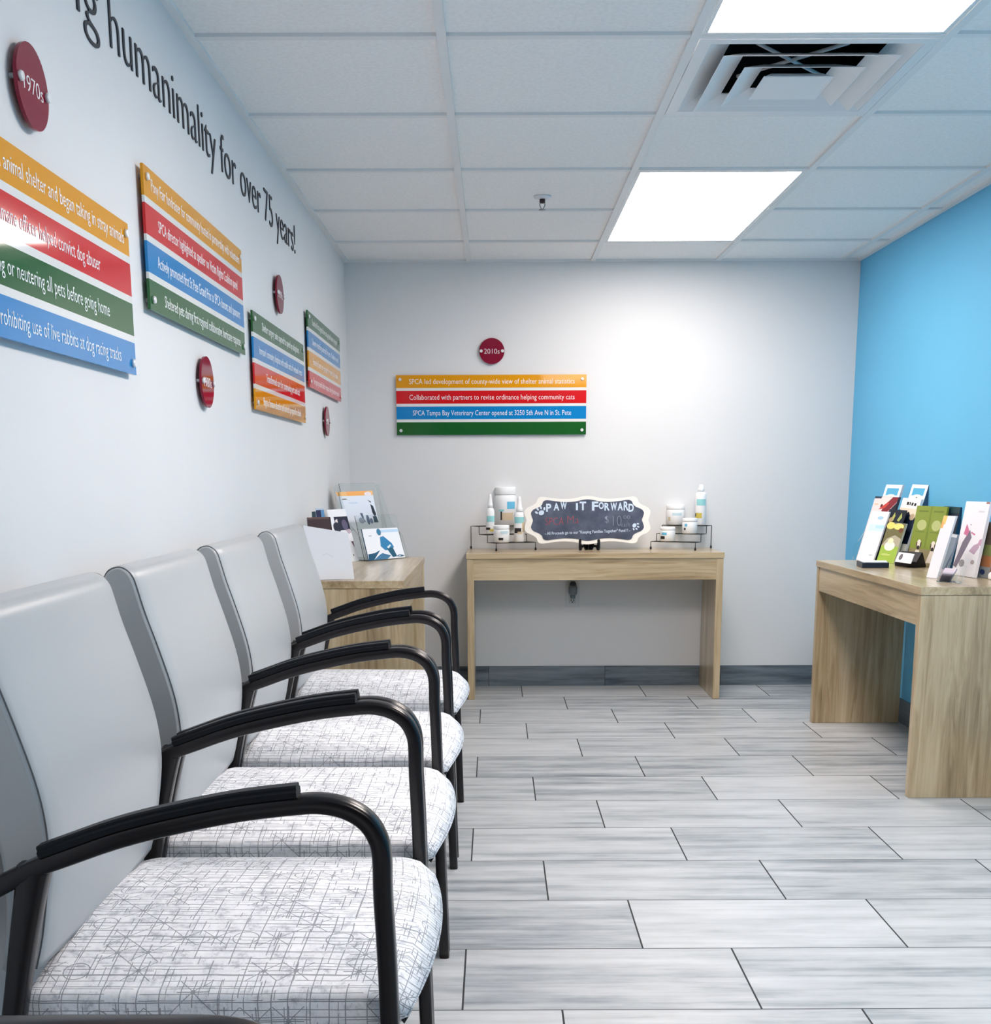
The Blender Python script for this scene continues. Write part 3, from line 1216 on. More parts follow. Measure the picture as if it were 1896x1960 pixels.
container('spray_bottle', 'white pointed bottle between the large tub and the chalkboard', 'bottle', 993.5, 1035, row(fl, 2, 0.62), hz[2], b_, c_,
          [(0.0270, -60, 60, 0.095, 0.125, 1), (0.0270, -60, 20, 0.045, 0.07, 3), (0.0270, 30, 70, 0.05, 0.1, 5), (0.0270, -20, 30, 0.04, 0.052, 5)], G1, 'nozzle')
b_, c_ = jar(0.0405, 0.086)
container('lidded_jar', 'short white jar in front, lowest step of the left stand', 'jar', 959.5, 1035, row(fl, 2, 0.1), hz[2], b_, c_,
          [(0.0405, -8, 50, 0.044, 0.058, 6), (0.0405, -22, 12, 0.012, 0.024, 3)], G1)
b_, c_ = jar(0.0475, 0.102)
container('lidded_jar', 'white jar with pale blue label on top of the right stand', 'jar', 1292, 1006, row(fr_, 0, 0.22), hz[0], b_, c_,
          [(0.0475, -30, 32, 0.048, 0.062, 6), (0.0475, -60, -42, 0.02, 0.04, 5)], G1)
b_, c_ = bottle(0.0285, 0.206)
container('spray_bottle', 'tall white bottle with yellow mark on the right stand', 'bottle', 1339.5, 1006, row(fr_, 0, 0.78), hz[0], [(0.026, 0), (0.0285, 0.004), (0.0285, 0.15), (0.025, 0.163), (0.014, 0.17)], [(0.0155, 0.1703), (0.0155, 0.185), (0.011, 0.19), (0.009, 0.206)],
          [(0.0285, -55, 45, 0.10, 0.132, 1), (0.0285, -70, 5, 0.036, 0.062, 4), (0.0285, -75, -58, 0.045, 0.06, 3)], G1, 'nozzle')
b_, c_ = jar(0.0385, 0.078)
container('lidded_jar', 'squat white jar on the middle step of the right stand', 'jar', 1319, 1020, row(fr_, 1, 0.62) - 0.02, hz[1], b_, c_,
          [(0.0385, -50, -28, 0.036, 0.05, 2), (0.0385, -55, -40, 0.018, 0.03, 3)], G1)
b_, c_ = jar(0.0385, 0.072)
container('lidded_jar', 'small white jar with blue label, lowest step of the right stand', 'jar', 1277, 1034, row(fr_, 2, 0.3), hz[2], b_, c_,
          [(0.0385, -58, -15, 0.032, 0.045, 2), (0.0385, -70, -30, 0.012, 0.026, 3)], G1)

# ------------------------------------------------------------------ chalkboard sign on its easel
quad = [(0.0, 1.0), (0.10, 0.97), (0.22, 0.90), (0.40, 0.875), (0.58, 0.92), (0.72, 0.97), (0.785, 0.90), (0.81, 0.74), (0.87, 0.62),
        (0.955, 0.52), (1.0, 0.36), (0.985, 0.16), (0.965, 0.0)]
half = quad + [(u, -v) for u, v in quad[-2::-1]]
outl = half + [(-u, v) for u, v in half[-2:0:-1]]
outl = catmull(outl, 3, True)
YS = 5.835
cpt = onY(1124, 995.5, YS)
pxm = (onY(1224, 995.5, YS).x - cpt.x) / 100.0
hw, hh = 120.5 * pxm, 46.0 * pxm
tl = math.radians(7)
fr = frame(cpt, (1, 0, 0), (0, math.sin(tl), math.cos(tl)))
t = thing('chalkboard_sign', 'scalloped white framed chalkboard sign reading PAW IT FORWARD', 'chalkboard sign', cpt)
bm = bmesh.new()
prism(bm, [(u * hw, v * hh) for u, v in outl], fr, -0.012, 0.0)
obj('frame', bm, mat('sign_cream', (240, 238, 232), 0.45), t, world=True)
bm = bmesh.new()
SLATE = mat('slate', (62, 76, 102), 0.5)
_t = NT(SLATE)
_x, _y, _z = _t.xyz()
_t.link(_t.ramp(_t.noise(_t.comb(_x, _y, _z), 14.0, 4), [(0.3, (46, 56, 78)), (0.7, (82, 92, 112))]), _t.b.inputs['Base Color'])
prism(bm, [(u * hw * 0.895, v * hh * 0.855) for u, v in outl], fr, 0.0002, 0.0018)
obj('slate', bm, SLATE, t, world=True)
CHALK = mat('chalk_white', (205, 222, 240), 0.7)
CHALK_R = mat('chalk_red', (172, 78, 86), 0.8)
CHALK_G = mat('chalk_grey', (150, 162, 176), 0.8)
S = 1 / 7.022 * pxm


def zx(x):
    return (x - 941) * S


def zy(y):
    return (459 - y) * S


ft = fr @ Matrix.Translation((0, 0, 0.0019))
bm = bmesh.new()
x = 380
for s, x0, x1, yb, cap in (('P', 385, 455, 342, 105), ('A', 485, 562, 325, 98), ('W', 578, 662, 308, 96), ('I', 785, 812, 322, 92), ('T', 835, 922, 322, 112),
                           ('F', 1000, 1085, 328, 118), ('O', 1090, 1160, 308, 88), ('R', 1168, 1238, 328, 100), ('W', 1250, 1335, 326, 100),
                           ('A', 1345, 1415, 326, 100), ('R', 1425, 1492, 328, 118), ('D', 1490, 1562, 346, 104)):
    lettering(bm, s, zx(x0), zx(x1), zy(yb), cap * S, ft, 0.0006, 0.034)
obj('lettering', bm, CHALK, t, world=True)
bm = bmesh.new()
lettering(bm, 'SPCA', zx(375), zx(622), zy(522), 105 * S, ft, 0.0005, -0.022)
obj('lettering', bm, CHALK_R, t, world=True)
bm = bmesh.new()
lettering(bm, 'Ma', zx(672), zx(825), zy(505), 110 * S, ft, 0.0005, -0.026)
obj('lettering', bm, CHALK_R, t, world=True)
bm = bmesh.new()
lettering(bm, '$', zx(1175), zx(1225), zy(495), 100 * S, ft, 0.0005, -0.03)
obj('lettering', bm, CHALK_G, t, world=True)
bm = bmesh.new()
lettering(bm, '10', zx(1285), zx(1395), zy(540), 150 * S, ft, 0.0005, -0.03)
lettering(bm, '00', zx(1425), zx(1512), zy(445), 50 * S, ft, 0.0005, -0.024)
obj('lettering', bm, CHALK_G, t, world=True)
bm = bmesh.new()
lettering(bm, 'each', zx(1395), zx(1505), zy(550), 62 * S, ft, 0.0005, -0.024)
obj('lettering', bm, CHALK_G, t, world=True)
bm = bmesh.new()
f2 = ft @ Matrix.Translation((zx(370), zy(655), 0)) @ Matrix.Rotation(math.radians(2.0), 4, 'Z')
lettering(bm, '- All Proceeds go to our "Keeping Families Together" Fund !! -', 0, 1145 * S, 0, 40 * S, f2, 0.0005, 0.008)
obj('lettering', bm, CHALK, t, world=True)


def paw(bm, cx, cy, r, rot, fr):
    def ell(ax, ay, a, b, tilt):
        pts = []
        for k in range(16):
            q = 2 * math.pi * k / 16
            x0, y0 = a * math.cos(q), b * math.sin(q)
            x1, y1 = x0 * math.cos(tilt) - y0 * math.sin(tilt) + ax, x0 * math.sin(tilt) + y0 * math.cos(tilt) + ay
            x2, y2 = x1 * math.cos(rot) - y1 * math.sin(rot) + cx, x1 * math.sin(rot) + y1 * math.cos(rot) + cy
            pts.append((x2, y2))
        prism(bm, pts, fr, 0.0, 0.0006)
    ell(0, -0.25 * r, 0.62 * r, 0.52 * r, 0)
    for ax, ay, tl_ in ((-0.95, 0.25, 0.5), (-0.38, 0.8, 0.15), (0.38, 0.8, -0.15), (0.95, 0.25, -0.5)):
        ell(ax * r, ay * r, 0.22 * r, 0.36 * r, tl_)


bm = bmesh.new()
paw(bm, zx(315), zy(345), 62 * S, 0.45, ft)
paw(bm, zx(1580), zy(540), 48 * S, math.pi + 0.9, ft)
obj('paw_print', bm, CHALK, t, world=True)

e0 = Vector((onY(1127, 1052, YS).x, YS, TB))
t = thing('tabletop_easel', 'small black folding easel under the chalkboard sign', 'easel', e0)
zb = cpt.z - hh * math.cos(tl)
for s in (-1, 1):
    bm = bmesh.new()
    hx = 18.5 * pxm
    side = [(0.060, 0.0), (0.060, 0.060), (0.045, 0.075), (0.006, 0.030 + (zb - TB) * 0.2), (-0.010, zb - TB - 0.006), (-0.024, zb - TB - 0.004), (-0.026, zb - TB + 0.030),
            (-0.036, zb - TB + 0.030), (-0.038, 0.012), (-0.036, 0.0), (-0.022, 0.0), (-0.014, 0.014), (0.02, 0.022), (0.044, 0.0)]
    # each leg swings from the rear hinge out to its front hook
    dx = Vector((s * hx, -0.055, 0))
    hinge = e0 + Vector((s * 0.004, 0.040, 0))
    front = e0 + Vector((s * hx, -0.018, 0))
    dirv = (hinge - front).normalized()
    L_ = (hinge - front).length
    prof = [(0.0, 0.0), (0.012, 0.0), (0.018, 0.012), (L_ * 0.55, 0.016), (L_ * 0.72, 0.0), (L_, 0.0), (L_, 0.085), (L_ * 0.8, 0.085), (L_ * 0.55, zb - TB - 0.004),
            (0.012, zb - TB - 0.004), (0.009, zb - TB + 0.022), (0.002, zb - TB + 0.026), (-0.003, zb - TB + 0.018), (-0.004, 0.012)]
    fe = frame(front, dirv, (0, 0, 1))
    prism(bm, prof, fe, -0.004, 0.004)
    obj('leg', bm, BLACKP, t, world=True)
bm = bmesh.new()
lathe(bm, [(0.004, 0.004), (0.004, 0.084)], 12, e0 + Vector((0, 0.044, 0)))
obj('hinge', bm, STEEL, t, world=True)


# ------------------------------------------------------------------ paper things
def rect(a, b, c, d):
    return [(a, b), (c, b), (c, d), (a, d)]


def oval(cx, cy, a, b, n=14):
    return [(cx + a * math.cos(2 * math.pi * k / n), cy + b * math.sin(2 * math.pi * k / n)) for k in range(n)]


def lean_plane(p, yaw, tilt):
    ps, tt = math.radians(yaw), math.radians(tilt)
    n = Vector((-math.sin(ps) * math.cos(tt), -math.cos(ps) * math.cos(tt), math.sin(tt)))
    hb = Vector((math.sin(ps), math.cos(ps), 0))
    return Vector(p), n, hb


def sheet(name, label, cat, px, z0, yaw, tilt, thick, base, patches=(), group=None, parent=None, edge=None, at=None, off=0.0):
    """a leaflet or card leaning back by tilt degrees, its face turned yaw degrees from the viewer towards the left wall.
    px = BL, BR, TR, TL as seen when its foot shows, or TR, TL when the foot is hidden: then it runs down to height z0.
    at = a point of the floor line of its row, off = how far behind that row it stands"""
    p0, n, hb = lean_plane(onZ(px[0][0], px[0][1], z0) if at is None else at, yaw, tilt)
    p0 = p0 + hb * off
    if len(px) == 4:
        P = [onPlane(a, b, p0, n) for a, b in px]
    else:
        TR, TL = [onPlane(a, b, p0, n) for a, b in px]
        ln = Vector((0, 0, 1)) - n * n.z
        P = [TL - ln * ((TL.z - z0) / ln.z), TR - ln * ((TR.z - z0) / ln.z), TR, TL]
    back = hb * thick
    o = sum(P, Vector()) / 4
    o.z = min(p.z for p in P)
    bm = bmesh.new()
    v0 = [bm.verts.new(p) for p in P]
    v1 = [bm.verts.new(p + back) for p in P]
    bm.faces.new(v0)
    bm.faces.new(v1[::-1])
    sides = [bm.faces.new((v0[k], v0[(k + 1) % 4], v1[(k + 1) % 4], v1[k])) for k in range(4)]
    mats = [mat('print_%d_%d_%d' % base, base, 0.4)]
    if edge:
        mats.append(mat('print_%d_%d_%d' % edge, edge, 0.5))
        for f in sides:
            f.material_index = 1
    lift = 0.0003
    for poly, col in patches:
        m = mat('print_%d_%d_%d' % col, col, 0.4)
        if m not in mats:
            mats.append(m)
        lift += 0.00006
        vs = []
        for u, v in poly:
            b = P[0].lerp(P[1], u)
            tp = P[3].lerp(P[2], u)
            vs.append(bm.verts.new(b.lerp(tp, v) + n * lift))
        f = bm.faces.new(vs)
        f.material_index = mats.index(m)
    me_o = obj(name, bm, mats, parent, world=True, loc=o)
    if parent is None:
        tag(me_o, label, cat, group)
    return me_o, P, n


def plate(bm, pts, thick, n):
    v0 = [bm.verts.new(p) for p in pts]
    v1 = [bm.verts.new(p - n * thick) for p in pts]
    bm.faces.new(v0)
    bm.faces.new(v1[::-1])
    k_ = len(pts)
    for k in range(k_):
        bm.faces.new((v0[k], v0[(k + 1) % k_], v1[(k + 1) % k_], v1[k]))


GB = 'brochures on the right table'
ZB = TZ + 0.001
ROW = Vector((1.604, 5.070, ZB))
# back to front on the right table
sheet('brochure', 'white brochure with blue emblem at top left of the display', 'brochure',
      [(1727, 928.5), (1696, 927.5)], ZB, 72, 17, 0.012, (232, 238, 246),
      [(rect(0.14, 0.86, 0.86, 0.955), (84, 172, 210)), (oval(0.5, 0.84, 0.30, 0.035), (236, 236, 224)), (oval(0.5, 0.81, 0.2, 0.02), (222, 226, 232)),
       (oval(0.5, 0.835, 0.05, 0.008), (90, 100, 110))], GB, edge=(226, 230, 236), at=ROW, off=0.062)
sheet('brochure', 'white brochure with blue emblem, top and right of its twin', 'brochure',
      [(1777, 928.5), (1746, 927)], ZB, 72, 17, 0.030, (232, 238, 246),
      [(rect(0.14, 0.86, 0.86, 0.955), (84, 172, 210)), (oval(0.5, 0.84, 0.30, 0.035), (236, 236, 224)), (oval(0.5, 0.81, 0.2, 0.02), (222, 226, 232)),
       (oval(0.5, 0.835, 0.05, 0.008), (90, 100, 110))], GB, edge=(60, 92, 120), at=ROW, off=0.075)
sheet('brochure', 'brochure with red and cream photo behind the plain white one', 'brochure',
      [(1719, 952), (1675, 950)], ZB, 72, 17, 0.014, (236, 214, 212),
      [([(0.42, 0.72), (0.6, 0.7), (1.0, 0.93), (1.0, 1.0), (0.78, 1.0), (0.5, 0.86)], (126, 26, 40)),
       ([(0.55, 0.6), (1.0, 0.6), (1.0, 0.92), (0.7, 0.74)], (24, 30, 48)), (oval(0.40, 0.855, 0.055, 0.03), (92, 32, 40)),
       ([(0.3, 0.80), (0.55, 0.82), (0.7, 0.9), (0.62, 0.92)], (196, 62, 52)), (rect(0, 0.97, 0.3, 1.0), (24, 48, 72)), (oval(0.15, 0.88, 0.10, 0.012), (238, 190, 160))],
      GB, edge=(30, 44, 66), at=ROW, off=0.030)
sheet('brochure', 'white topped brochure with dark marks above a dark animal photo', 'brochure',
      [(1763, 956), (1728, 953)], ZB, 72, 17, 0.012, (240, 240, 240),
      [(rect(0.3, 0.90, 0.42, 0.945), (28, 26, 30)), (rect(0.45, 0.90, 0.51, 0.945), (28, 26, 30)), (rect(0.56, 0.895, 0.66, 0.94), (28, 26, 30)), (rect(0.71, 0.89, 0.82, 0.935), (28, 26, 30)),
       (rect(0, 0.3, 1, 0.83), (16, 30, 52)), ([(0, 0.83), (0.3, 0.74), (0.55, 0.8), (0.75, 0.7), (1, 0.72), (1, 0.85), (0, 0.85)], (232, 218, 196)),
       (oval(0.8, 0.72, 0.14, 0.05), (190, 170, 140))], GB, at=ROW, off=0.048)
sheet('brochure', 'dark brochure with green eyed animal and yellow flowers', 'brochure',
      [(1735, 977), (1702, 974.5)], ZB, 72, 17, 0.004, (14, 24, 40),
      [([(0.25, 0.80), (0.38, 0.95), (0.46, 0.88), (0.40, 0.78)], (176, 176, 92)), ([(0.62, 0.80), (0.78, 0.95), (0.86, 0.86), (0.74, 0.78)], (166, 178, 96)),
       (oval(0.26, 0.80, 0.12, 0.05), (170, 150, 116)), (rect(0.35, 0.62, 1.0, 0.75), (110, 160, 52))], GB, at=ROW, off=0.0235)
sheet('brochure', 'lime green brochure with white emblem and yellow flowers, front row', 'brochure',
      [(1733, 1003), (1700, 1000)], ZB, 72, 17, 0.010, (158, 190, 74),
      [(rect(0, 0.42, 1, 1.0), (112, 108, 70)), (oval(0.2, 0.93, 0.24, 0.09), (238, 220, 116)), (oval(0.66, 0.92, 0.3, 0.08), (240, 224, 130)), (oval(0.85, 0.83, 0.14, 0.06), (110, 70, 46)),
       ([(0.0, 0.42), (1, 0.42), (1, 0.62), (0.6, 0.7), (0.2, 0.6)], (176, 170, 150)), (oval(0.48, 0.42, 0.30, 0.12), (238, 244, 226)), (oval(0.46, 0.55, 0.16, 0.07), (226, 238, 196)),
       (oval(0.4, 0.2, 0.3, 0.03), (190, 210, 120))], GB, edge=(206, 210, 202), at=ROW, off=0.010)
sheet('brochure', 'plain white brochure with pale blue heart at left of display', 'brochure',
      [(1638, 1071.5), (1670, 1074.5), (1702, 980), (1668, 978)], ZB, 68, 19, 0.008, (240, 243, 250),
      [(rect(0.12, 0.60, 1.0, 0.74), (206, 228, 240)), (rect(0.5, 0.66, 1.0, 0.72), (180, 220, 234)), (oval(0.62, 0.87, 0.17, 0.035), (160, 200, 226)), (oval(0.74, 0.12, 0.12, 0.015), (190, 200, 210))], GB)
# navy rack and olive leaflet pair
ROW2 = Vector((1.735, 4.82, ZB))
sheet('booklet', 'dark navy booklet leaning behind the olive leaflet', 'booklet',
      [(1838, 971), (1806, 969)], ZB, 80, 8, 0.020, (12, 26, 48),
      [(rect(0.45, 0.90, 1, 1.0), (30, 62, 66)), (rect(0.3, 0.4, 0.42, 1.0), (40, 76, 96))], GB, edge=(14, 60, 90), at=ROW2, off=0.016)
DOG = [(oval(0.30, 0.36, 0.075, 0.075), (232, 226, 214)), (oval(0.30, 0.30, 0.05, 0.035), (40, 32, 30)), (oval(0.235, 0.35, 0.022, 0.05), (92, 74, 52)), (oval(0.368, 0.35, 0.022, 0.05), (92, 74, 52)),
       ([(0.14, 0.06), (0.24, 0.26), (0.36, 0.26), (0.42, 0.06)], (226, 218, 200)), (oval(0.28, 0.06, 0.12, 0.05), (128, 132, 134)),
       (oval(0.78, 0.36, 0.07, 0.07), (232, 226, 214)), (oval(0.78, 0.29, 0.045, 0.035), (40, 32, 30)), (oval(0.715, 0.34, 0.02, 0.045), (92, 74, 52)), (oval(0.84, 0.34, 0.02, 0.045), (92, 74, 52)),
       ([(0.64, 0.06), (0.73, 0.26), (0.83, 0.26), (0.9, 0.06)], (226, 214, 200))]
sheet('leaflet', 'wide olive green leaflet pair showing two dogs', 'leaflet',
      [(1813, 970), (1755, 968)], ZB, 80, 8, 0.008, (132, 150, 52),
      [(rect(0, 0.0, 1, 0.28), (140, 130, 92)), (oval(0.28, 0.68, 0.16, 0.09), (184, 194, 128)), (oval(0.76, 0.68, 0.15, 0.09), (184, 194, 128)), (rect(0.48, 0.30, 0.53, 1.0), (118, 138, 46)),
       (rect(0.10, 0.90, 0.42, 0.925), (104, 124, 40)), (rect(0.60, 0.90, 0.92, 0.925), (104, 124, 40)), (rect(0.10, 0.56, 0.42, 0.575), (112, 130, 50)), (rect(0.60, 0.56, 0.92, 0.575), (112, 130, 50))] + DOG, GB, at=ROW2)
# low card tray and card holder
p_ = [onZ(1649.5, 1087, ZB), onZ(1700.5, 1087, ZB)]
p_.append(p_[1] + Vector((0.022, 0.085, 0)))
p_.append(onZ(1638.5, 1082.2, ZB))
o = sum(p_, Vector()) / 4
t = thing('card_tray', 'low dark tray holding white cards at the corner of right table', 'tray', (o.x, o.y, ZB))
bm = bmesh.new()
plate(bm, [p + Vector((0, 0, 0.020)) for p in p_], 0.020, Vector((0, 0, 1)))
obj('tray', bm, mat('tray_dark', (14, 32, 52), 0.4), t, world=True)
bm = bmesh.new()
ct = sum(p_, Vector()) / 4
plate(bm, [ct + (p - ct) * 0.9 + Vector((0, 0, 0.0235)) for p in p_], 0.003, Vector((0, 0, 1)))
obj('cards', bm, PAPER, t, world=True)

q0 = onZ(1712, 1083, ZB)
q1 = onZ(1750, 1086.5, ZB)
dv = (q1 - q0).normalized()
wd = (q1 - q0).length
nv = Vector((dv.y, -dv.x, 0))
if nv.y > 0:
    nv = -nv
t = thing('business_card_holder', 'small black wedge holder with white business card on right table', 'card holder', (q0 + q1) / 2)
fh = frame(q0, -nv, (0, 0, 1))
bm = bmesh.new()
prism(bm, [(0.0, 0.0), (0.060, 0.0), (0.060, 0.006), (0.038, 0.060), (0.032, 0.058), (0.006, 0.020), (0.002, 0.024), (-0.002, 0.022)], fh, 0.0, wd)
b_top = [v.co.copy() for v in bm.verts]
obj('body', bm, BLACKP, t, world=True)
sheet('business_card', '', '', [(1712, 1075), (1742, 1079), (1749, 1060.5), (1720, 1057)], ZB + 0.022, 58, 38, 0.004, (242, 242, 246),
      [(oval(0.25, 0.52, 0.12, 0.30), (44, 44, 60)), (rect(0.17, 0.76, 0.33, 0.86), (24, 26, 44))], parent=t)

# right front group
_, Pn, nn = sheet('leaflet', 'tall narrow white leaflet with orange top edge leaning right', 'leaflet',
                  [(1772, 1105), (1792, 1107), (1829, 988), (1806, 987)], ZB, 64, 17.5, 0.010, (228, 231, 238),
                  [([(0.0, 0.86), (0.30, 0.86), (0.34, 1.0), (0.02, 1.0)], (242, 196, 110)), (rect(0.0, 0.8, 0.2, 0.9), (240, 176, 110))], GB)
sheet('leaflet', 'grey blue leaflet with dark photo between two white leaflets', 'leaflet',
      [(1793, 1101), (1808, 1104), (1832, 1024), (1817, 1021)], ZB, 82, 13, 0.008, (134, 150, 166),
      [([(0, 0.0), (0.5, 0.1), (1, 0.6), (1, 0.4), (0.7, 0.0)], (70, 92, 116)), (rect(0, 0.0, 1, 0.16), (196, 190, 200)), (rect(0.0, 0.93, 1.0, 1.0), (226, 230, 236))], GB)
sheet('brochure', 'large white brochure with pink shapes at the right picture edge', 'brochure',
      [(1820, 1099), (1863, 1106), (1895, 961), (1849, 959.5)], ZB, 84, 8.5, 0.012, (240, 240, 247),
      [([(0.0, 0.12), (0.15, 0.1), (0.55, 0.52), (0.42, 0.62), (0.2, 0.45)], (122, 112, 132)), ([(0.18, 0.56), (0.34, 0.54), (0.40, 0.60), (0.24, 0.70)], (206, 110, 150)),
       ([(0.55, 0.34), (0.8, 0.30), (0.95, 0.40), (0.9, 0.46), (0.7, 0.42)], (190, 164, 186)), ([(0.86, 0.44), (1.0, 0.42), (1.0, 0.52), (0.9, 0.5)], (200, 160, 186)),
       ([(0.48, 0.58), (0.66, 0.55), (0.68, 0.57), (0.5, 0.60)], (206, 130, 160)), (oval(0.35, 0.17, 0.12, 0.05), (150, 150, 156)), (oval(0.8, 0.2, 0.08, 0.03), (170, 160, 160)),
       (oval(0.42, 0.69, 0.035, 0.008), (170, 170, 182)), (rect(0.62, 0.86, 0.86, 0.88), (216, 218, 226)), (rect(0.86, 0.975, 1.0, 1.0), (170, 120, 104))], GB)
t = thing('leaflet_stand', 'small clear plastic leaflet stand in front of the white leaflets', 'leaflet holder', onZ(1812, 1110, ZB))
a_, b__ = onZ(1792, 1113, ZB), onZ(1828, 1116, ZB)
dv = (b__ - a_).normalized()
nv = Vector((dv.y, -dv.x, 0)).normalized()
if nv.y > 0:
    nv = -nv
up = Vector((0, 0, 1))
bm = bmesh.new()
lean = (-nv * 0.35 + up).normalized()
nl = dv.cross(lean)
if nl.y > 0:
    nl = -nl
plate(bm, [a_, b__, b__ + lean * 0.035, a_ + lean * 0.035], 0.002, nl)
plate(bm, [a_ - nv * 0.035 , b__ - nv * 0.035, b__ - nv * 0.035 + lean * 0.06, a_ - nv * 0.035 + lean * 0.06], 0.002, nl)
plate(bm, [a_ + up * 0.002, b__ + up * 0.002, b__ - nv * 0.036 + up * 0.002, a_ - nv * 0.036 + up * 0.002], 0.002, up)
obj('acrylic_frame', bm, ACRYL, t, world=True)
bm = bmesh.new()
plate(bm, [a_ - nv * 0.008 + up * 0.003 + dv * 0.004, b__ - nv * 0.008 + up * 0.003 - dv * 0.03, b__ - nv * 0.008 + lean * 0.05 - dv * 0.016, a_ - nv * 0.008 + lean * 0.05 + dv * 0.012], 0.006, nl)
obj('cards', bm, mat('card_lilac', (214, 204, 220), 0.5), t, world=True)
t, Pn, nn = sheet('patterned_box', 'brown and grey checkered box cut by the right picture edge', 'box',
      [(1930, 1003), (1880, 999)], ZB, 84, 2, 0.04, (116, 88, 66),
      [(rect(0.0, 0.0, 0.5, 0.20), (150, 156, 160)), (rect(0.5, 0.0, 1.0, 0.20), (146, 92, 62)), (rect(0.0, 0.20, 0.5, 0.40), (176, 116, 72)), (rect(0.5, 0.20, 1.0, 0.40), (150, 160, 168)),
       (rect(0.0, 0.40, 0.5, 0.60), (128, 140, 82)), (rect(0.5, 0.40, 1.0, 0.60), (98, 80, 64)), (rect(0.0, 0.6, 0.5, 1.0), (92, 80, 70)), (oval(0.2, 0.10, 0.10, 0.05), (34, 54, 110))], at=Vector((1.785, 4.08, ZB)))
bm = bmesh.new()
p = onZ(1897, 1109, ZB)
lathe(bm, [(0.010, 0.0), (0.012, 0.003), (0.012, 0.018), (0.006, 0.026)], 16)
tag(obj('small_bottle', bm, WHITE, None, loc=p), 'tiny white bottle at the extreme right edge of right table', 'bottle')

# clear brochure rack behind the left brochures of the right table
t = thing('brochure_rack', 'clear acrylic brochure rack under the blue emblem brochures', 'brochure rack', onZ(1668, 1073, ZB))
ps = math.radians(72)
nrm = Vector((-math.sin(ps), -math.cos(ps), 0))
dvr = Vector((math.cos(ps), -math.sin(ps), 0))
a_ = onZ(1634, 1070.8, ZB)
bm = bmesh.new()
s0 = a_ - dvr * 0.006
plate(bm, [s0, s0 - nrm * 0.155, s0 - nrm * 0.205 + up * 0.27, s0 - nrm * 0.16 + up * 0.27, s0 - nrm * 0.03 + up * 0.09, s0 + up * 0.06], 0.003, dvr)
obj('side_panel', bm, ACRYL, t, world=True)
bm = bmesh.new()
s0 = ROW - nrm * 0.113
lnr = (-nrm * math.sin(math.radians(17)) + up * math.cos(math.radians(17)))
plate(bm, [s0, s0 + dvr * 0.25, s0 + dvr * 0.25 + lnr * 0.25, s0 + lnr * 0.25], 0.003, nrm)
obj('back_panel', bm, ACRYL, t, world=True)

# ------------------------------------------------------------------ left table
GL = 'papers on the corner side table'
r0 = onZ(706, 1073, ZB)
ya = math.radians(-55)
hb = Vector((math.sin(ya), math.cos(ya), 0))        # towards the corner
dr = Vector((math.cos(ya), -math.sin(ya), 0))       # along the rack
t = thing('leaflet_rack', 'clear acrylic two-tier leaflet rack on the corner side table', 'leaflet rack', r0 + dr * 0.13)
LEAN = math.radians(15)
ln = (hb * math.sin(LEAN) + up * math.cos(LEAN)).normalized()
npl = (-hb * math.cos(LEAN) + up * math.sin(LEAN)).normalized()
q0 = r0 - dr * 0.012
SHELF = 0.135
bm = bmesh.new()
b0, b1 = q0 + hb * 0.014, q0 + hb * 0.014 + dr * 0.285
plate(bm, [b0, b1, b1 + ln * 0.205, b0 + ln * 0.205], 0.003, npl)
c0 = q0 + hb * 0.1205 + dr * 0.02
c1 = c0 + dr * 0.26
plate(bm, [c0 + up * (SHELF - 0.002), c1 + up * (SHELF - 0.002), c1 + up * (SHELF - 0.002) + ln * 0.215, c0 + up * (SHELF - 0.002) + ln * 0.215], 0.003, npl)
plate(bm, [c0 + up * (SHELF - 0.002) - hb * 0.02, c1 + up * (SHELF - 0.002) - hb * 0.02, c1 + up * (SHELF - 0.002) - hb * 0.0005, c0 + up * (SHELF - 0.002) - hb * 0.0005], 0.002, up)
for e_ in (q0 - dr * 0.0035, q0 + dr * 0.2855):
    plate(bm, [e_ - hb * 0.004, e_ + hb * 0.13, e_ + hb * 0.185 + up * (SHELF + 0.20), e_ + hb * 0.16 + up * (SHELF + 0.20), e_ + hb * 0.10 + up * (SHELF + 0.03), e_ + hb * 0.03 + up * 0.1], 0.003, dr)
plate(bm, [q0 - hb * 0.004 + up * 0.0025, q0 + dr * 0.285 - hb * 0.004 + up * 0.0025, q0 + dr * 0.285 + hb * 0.12 + up * 0.0025, q0 + hb * 0.12 + up * 0.0025], 0.002, up)
obj('acrylic_panels', bm, ACRYL, t, world=True)
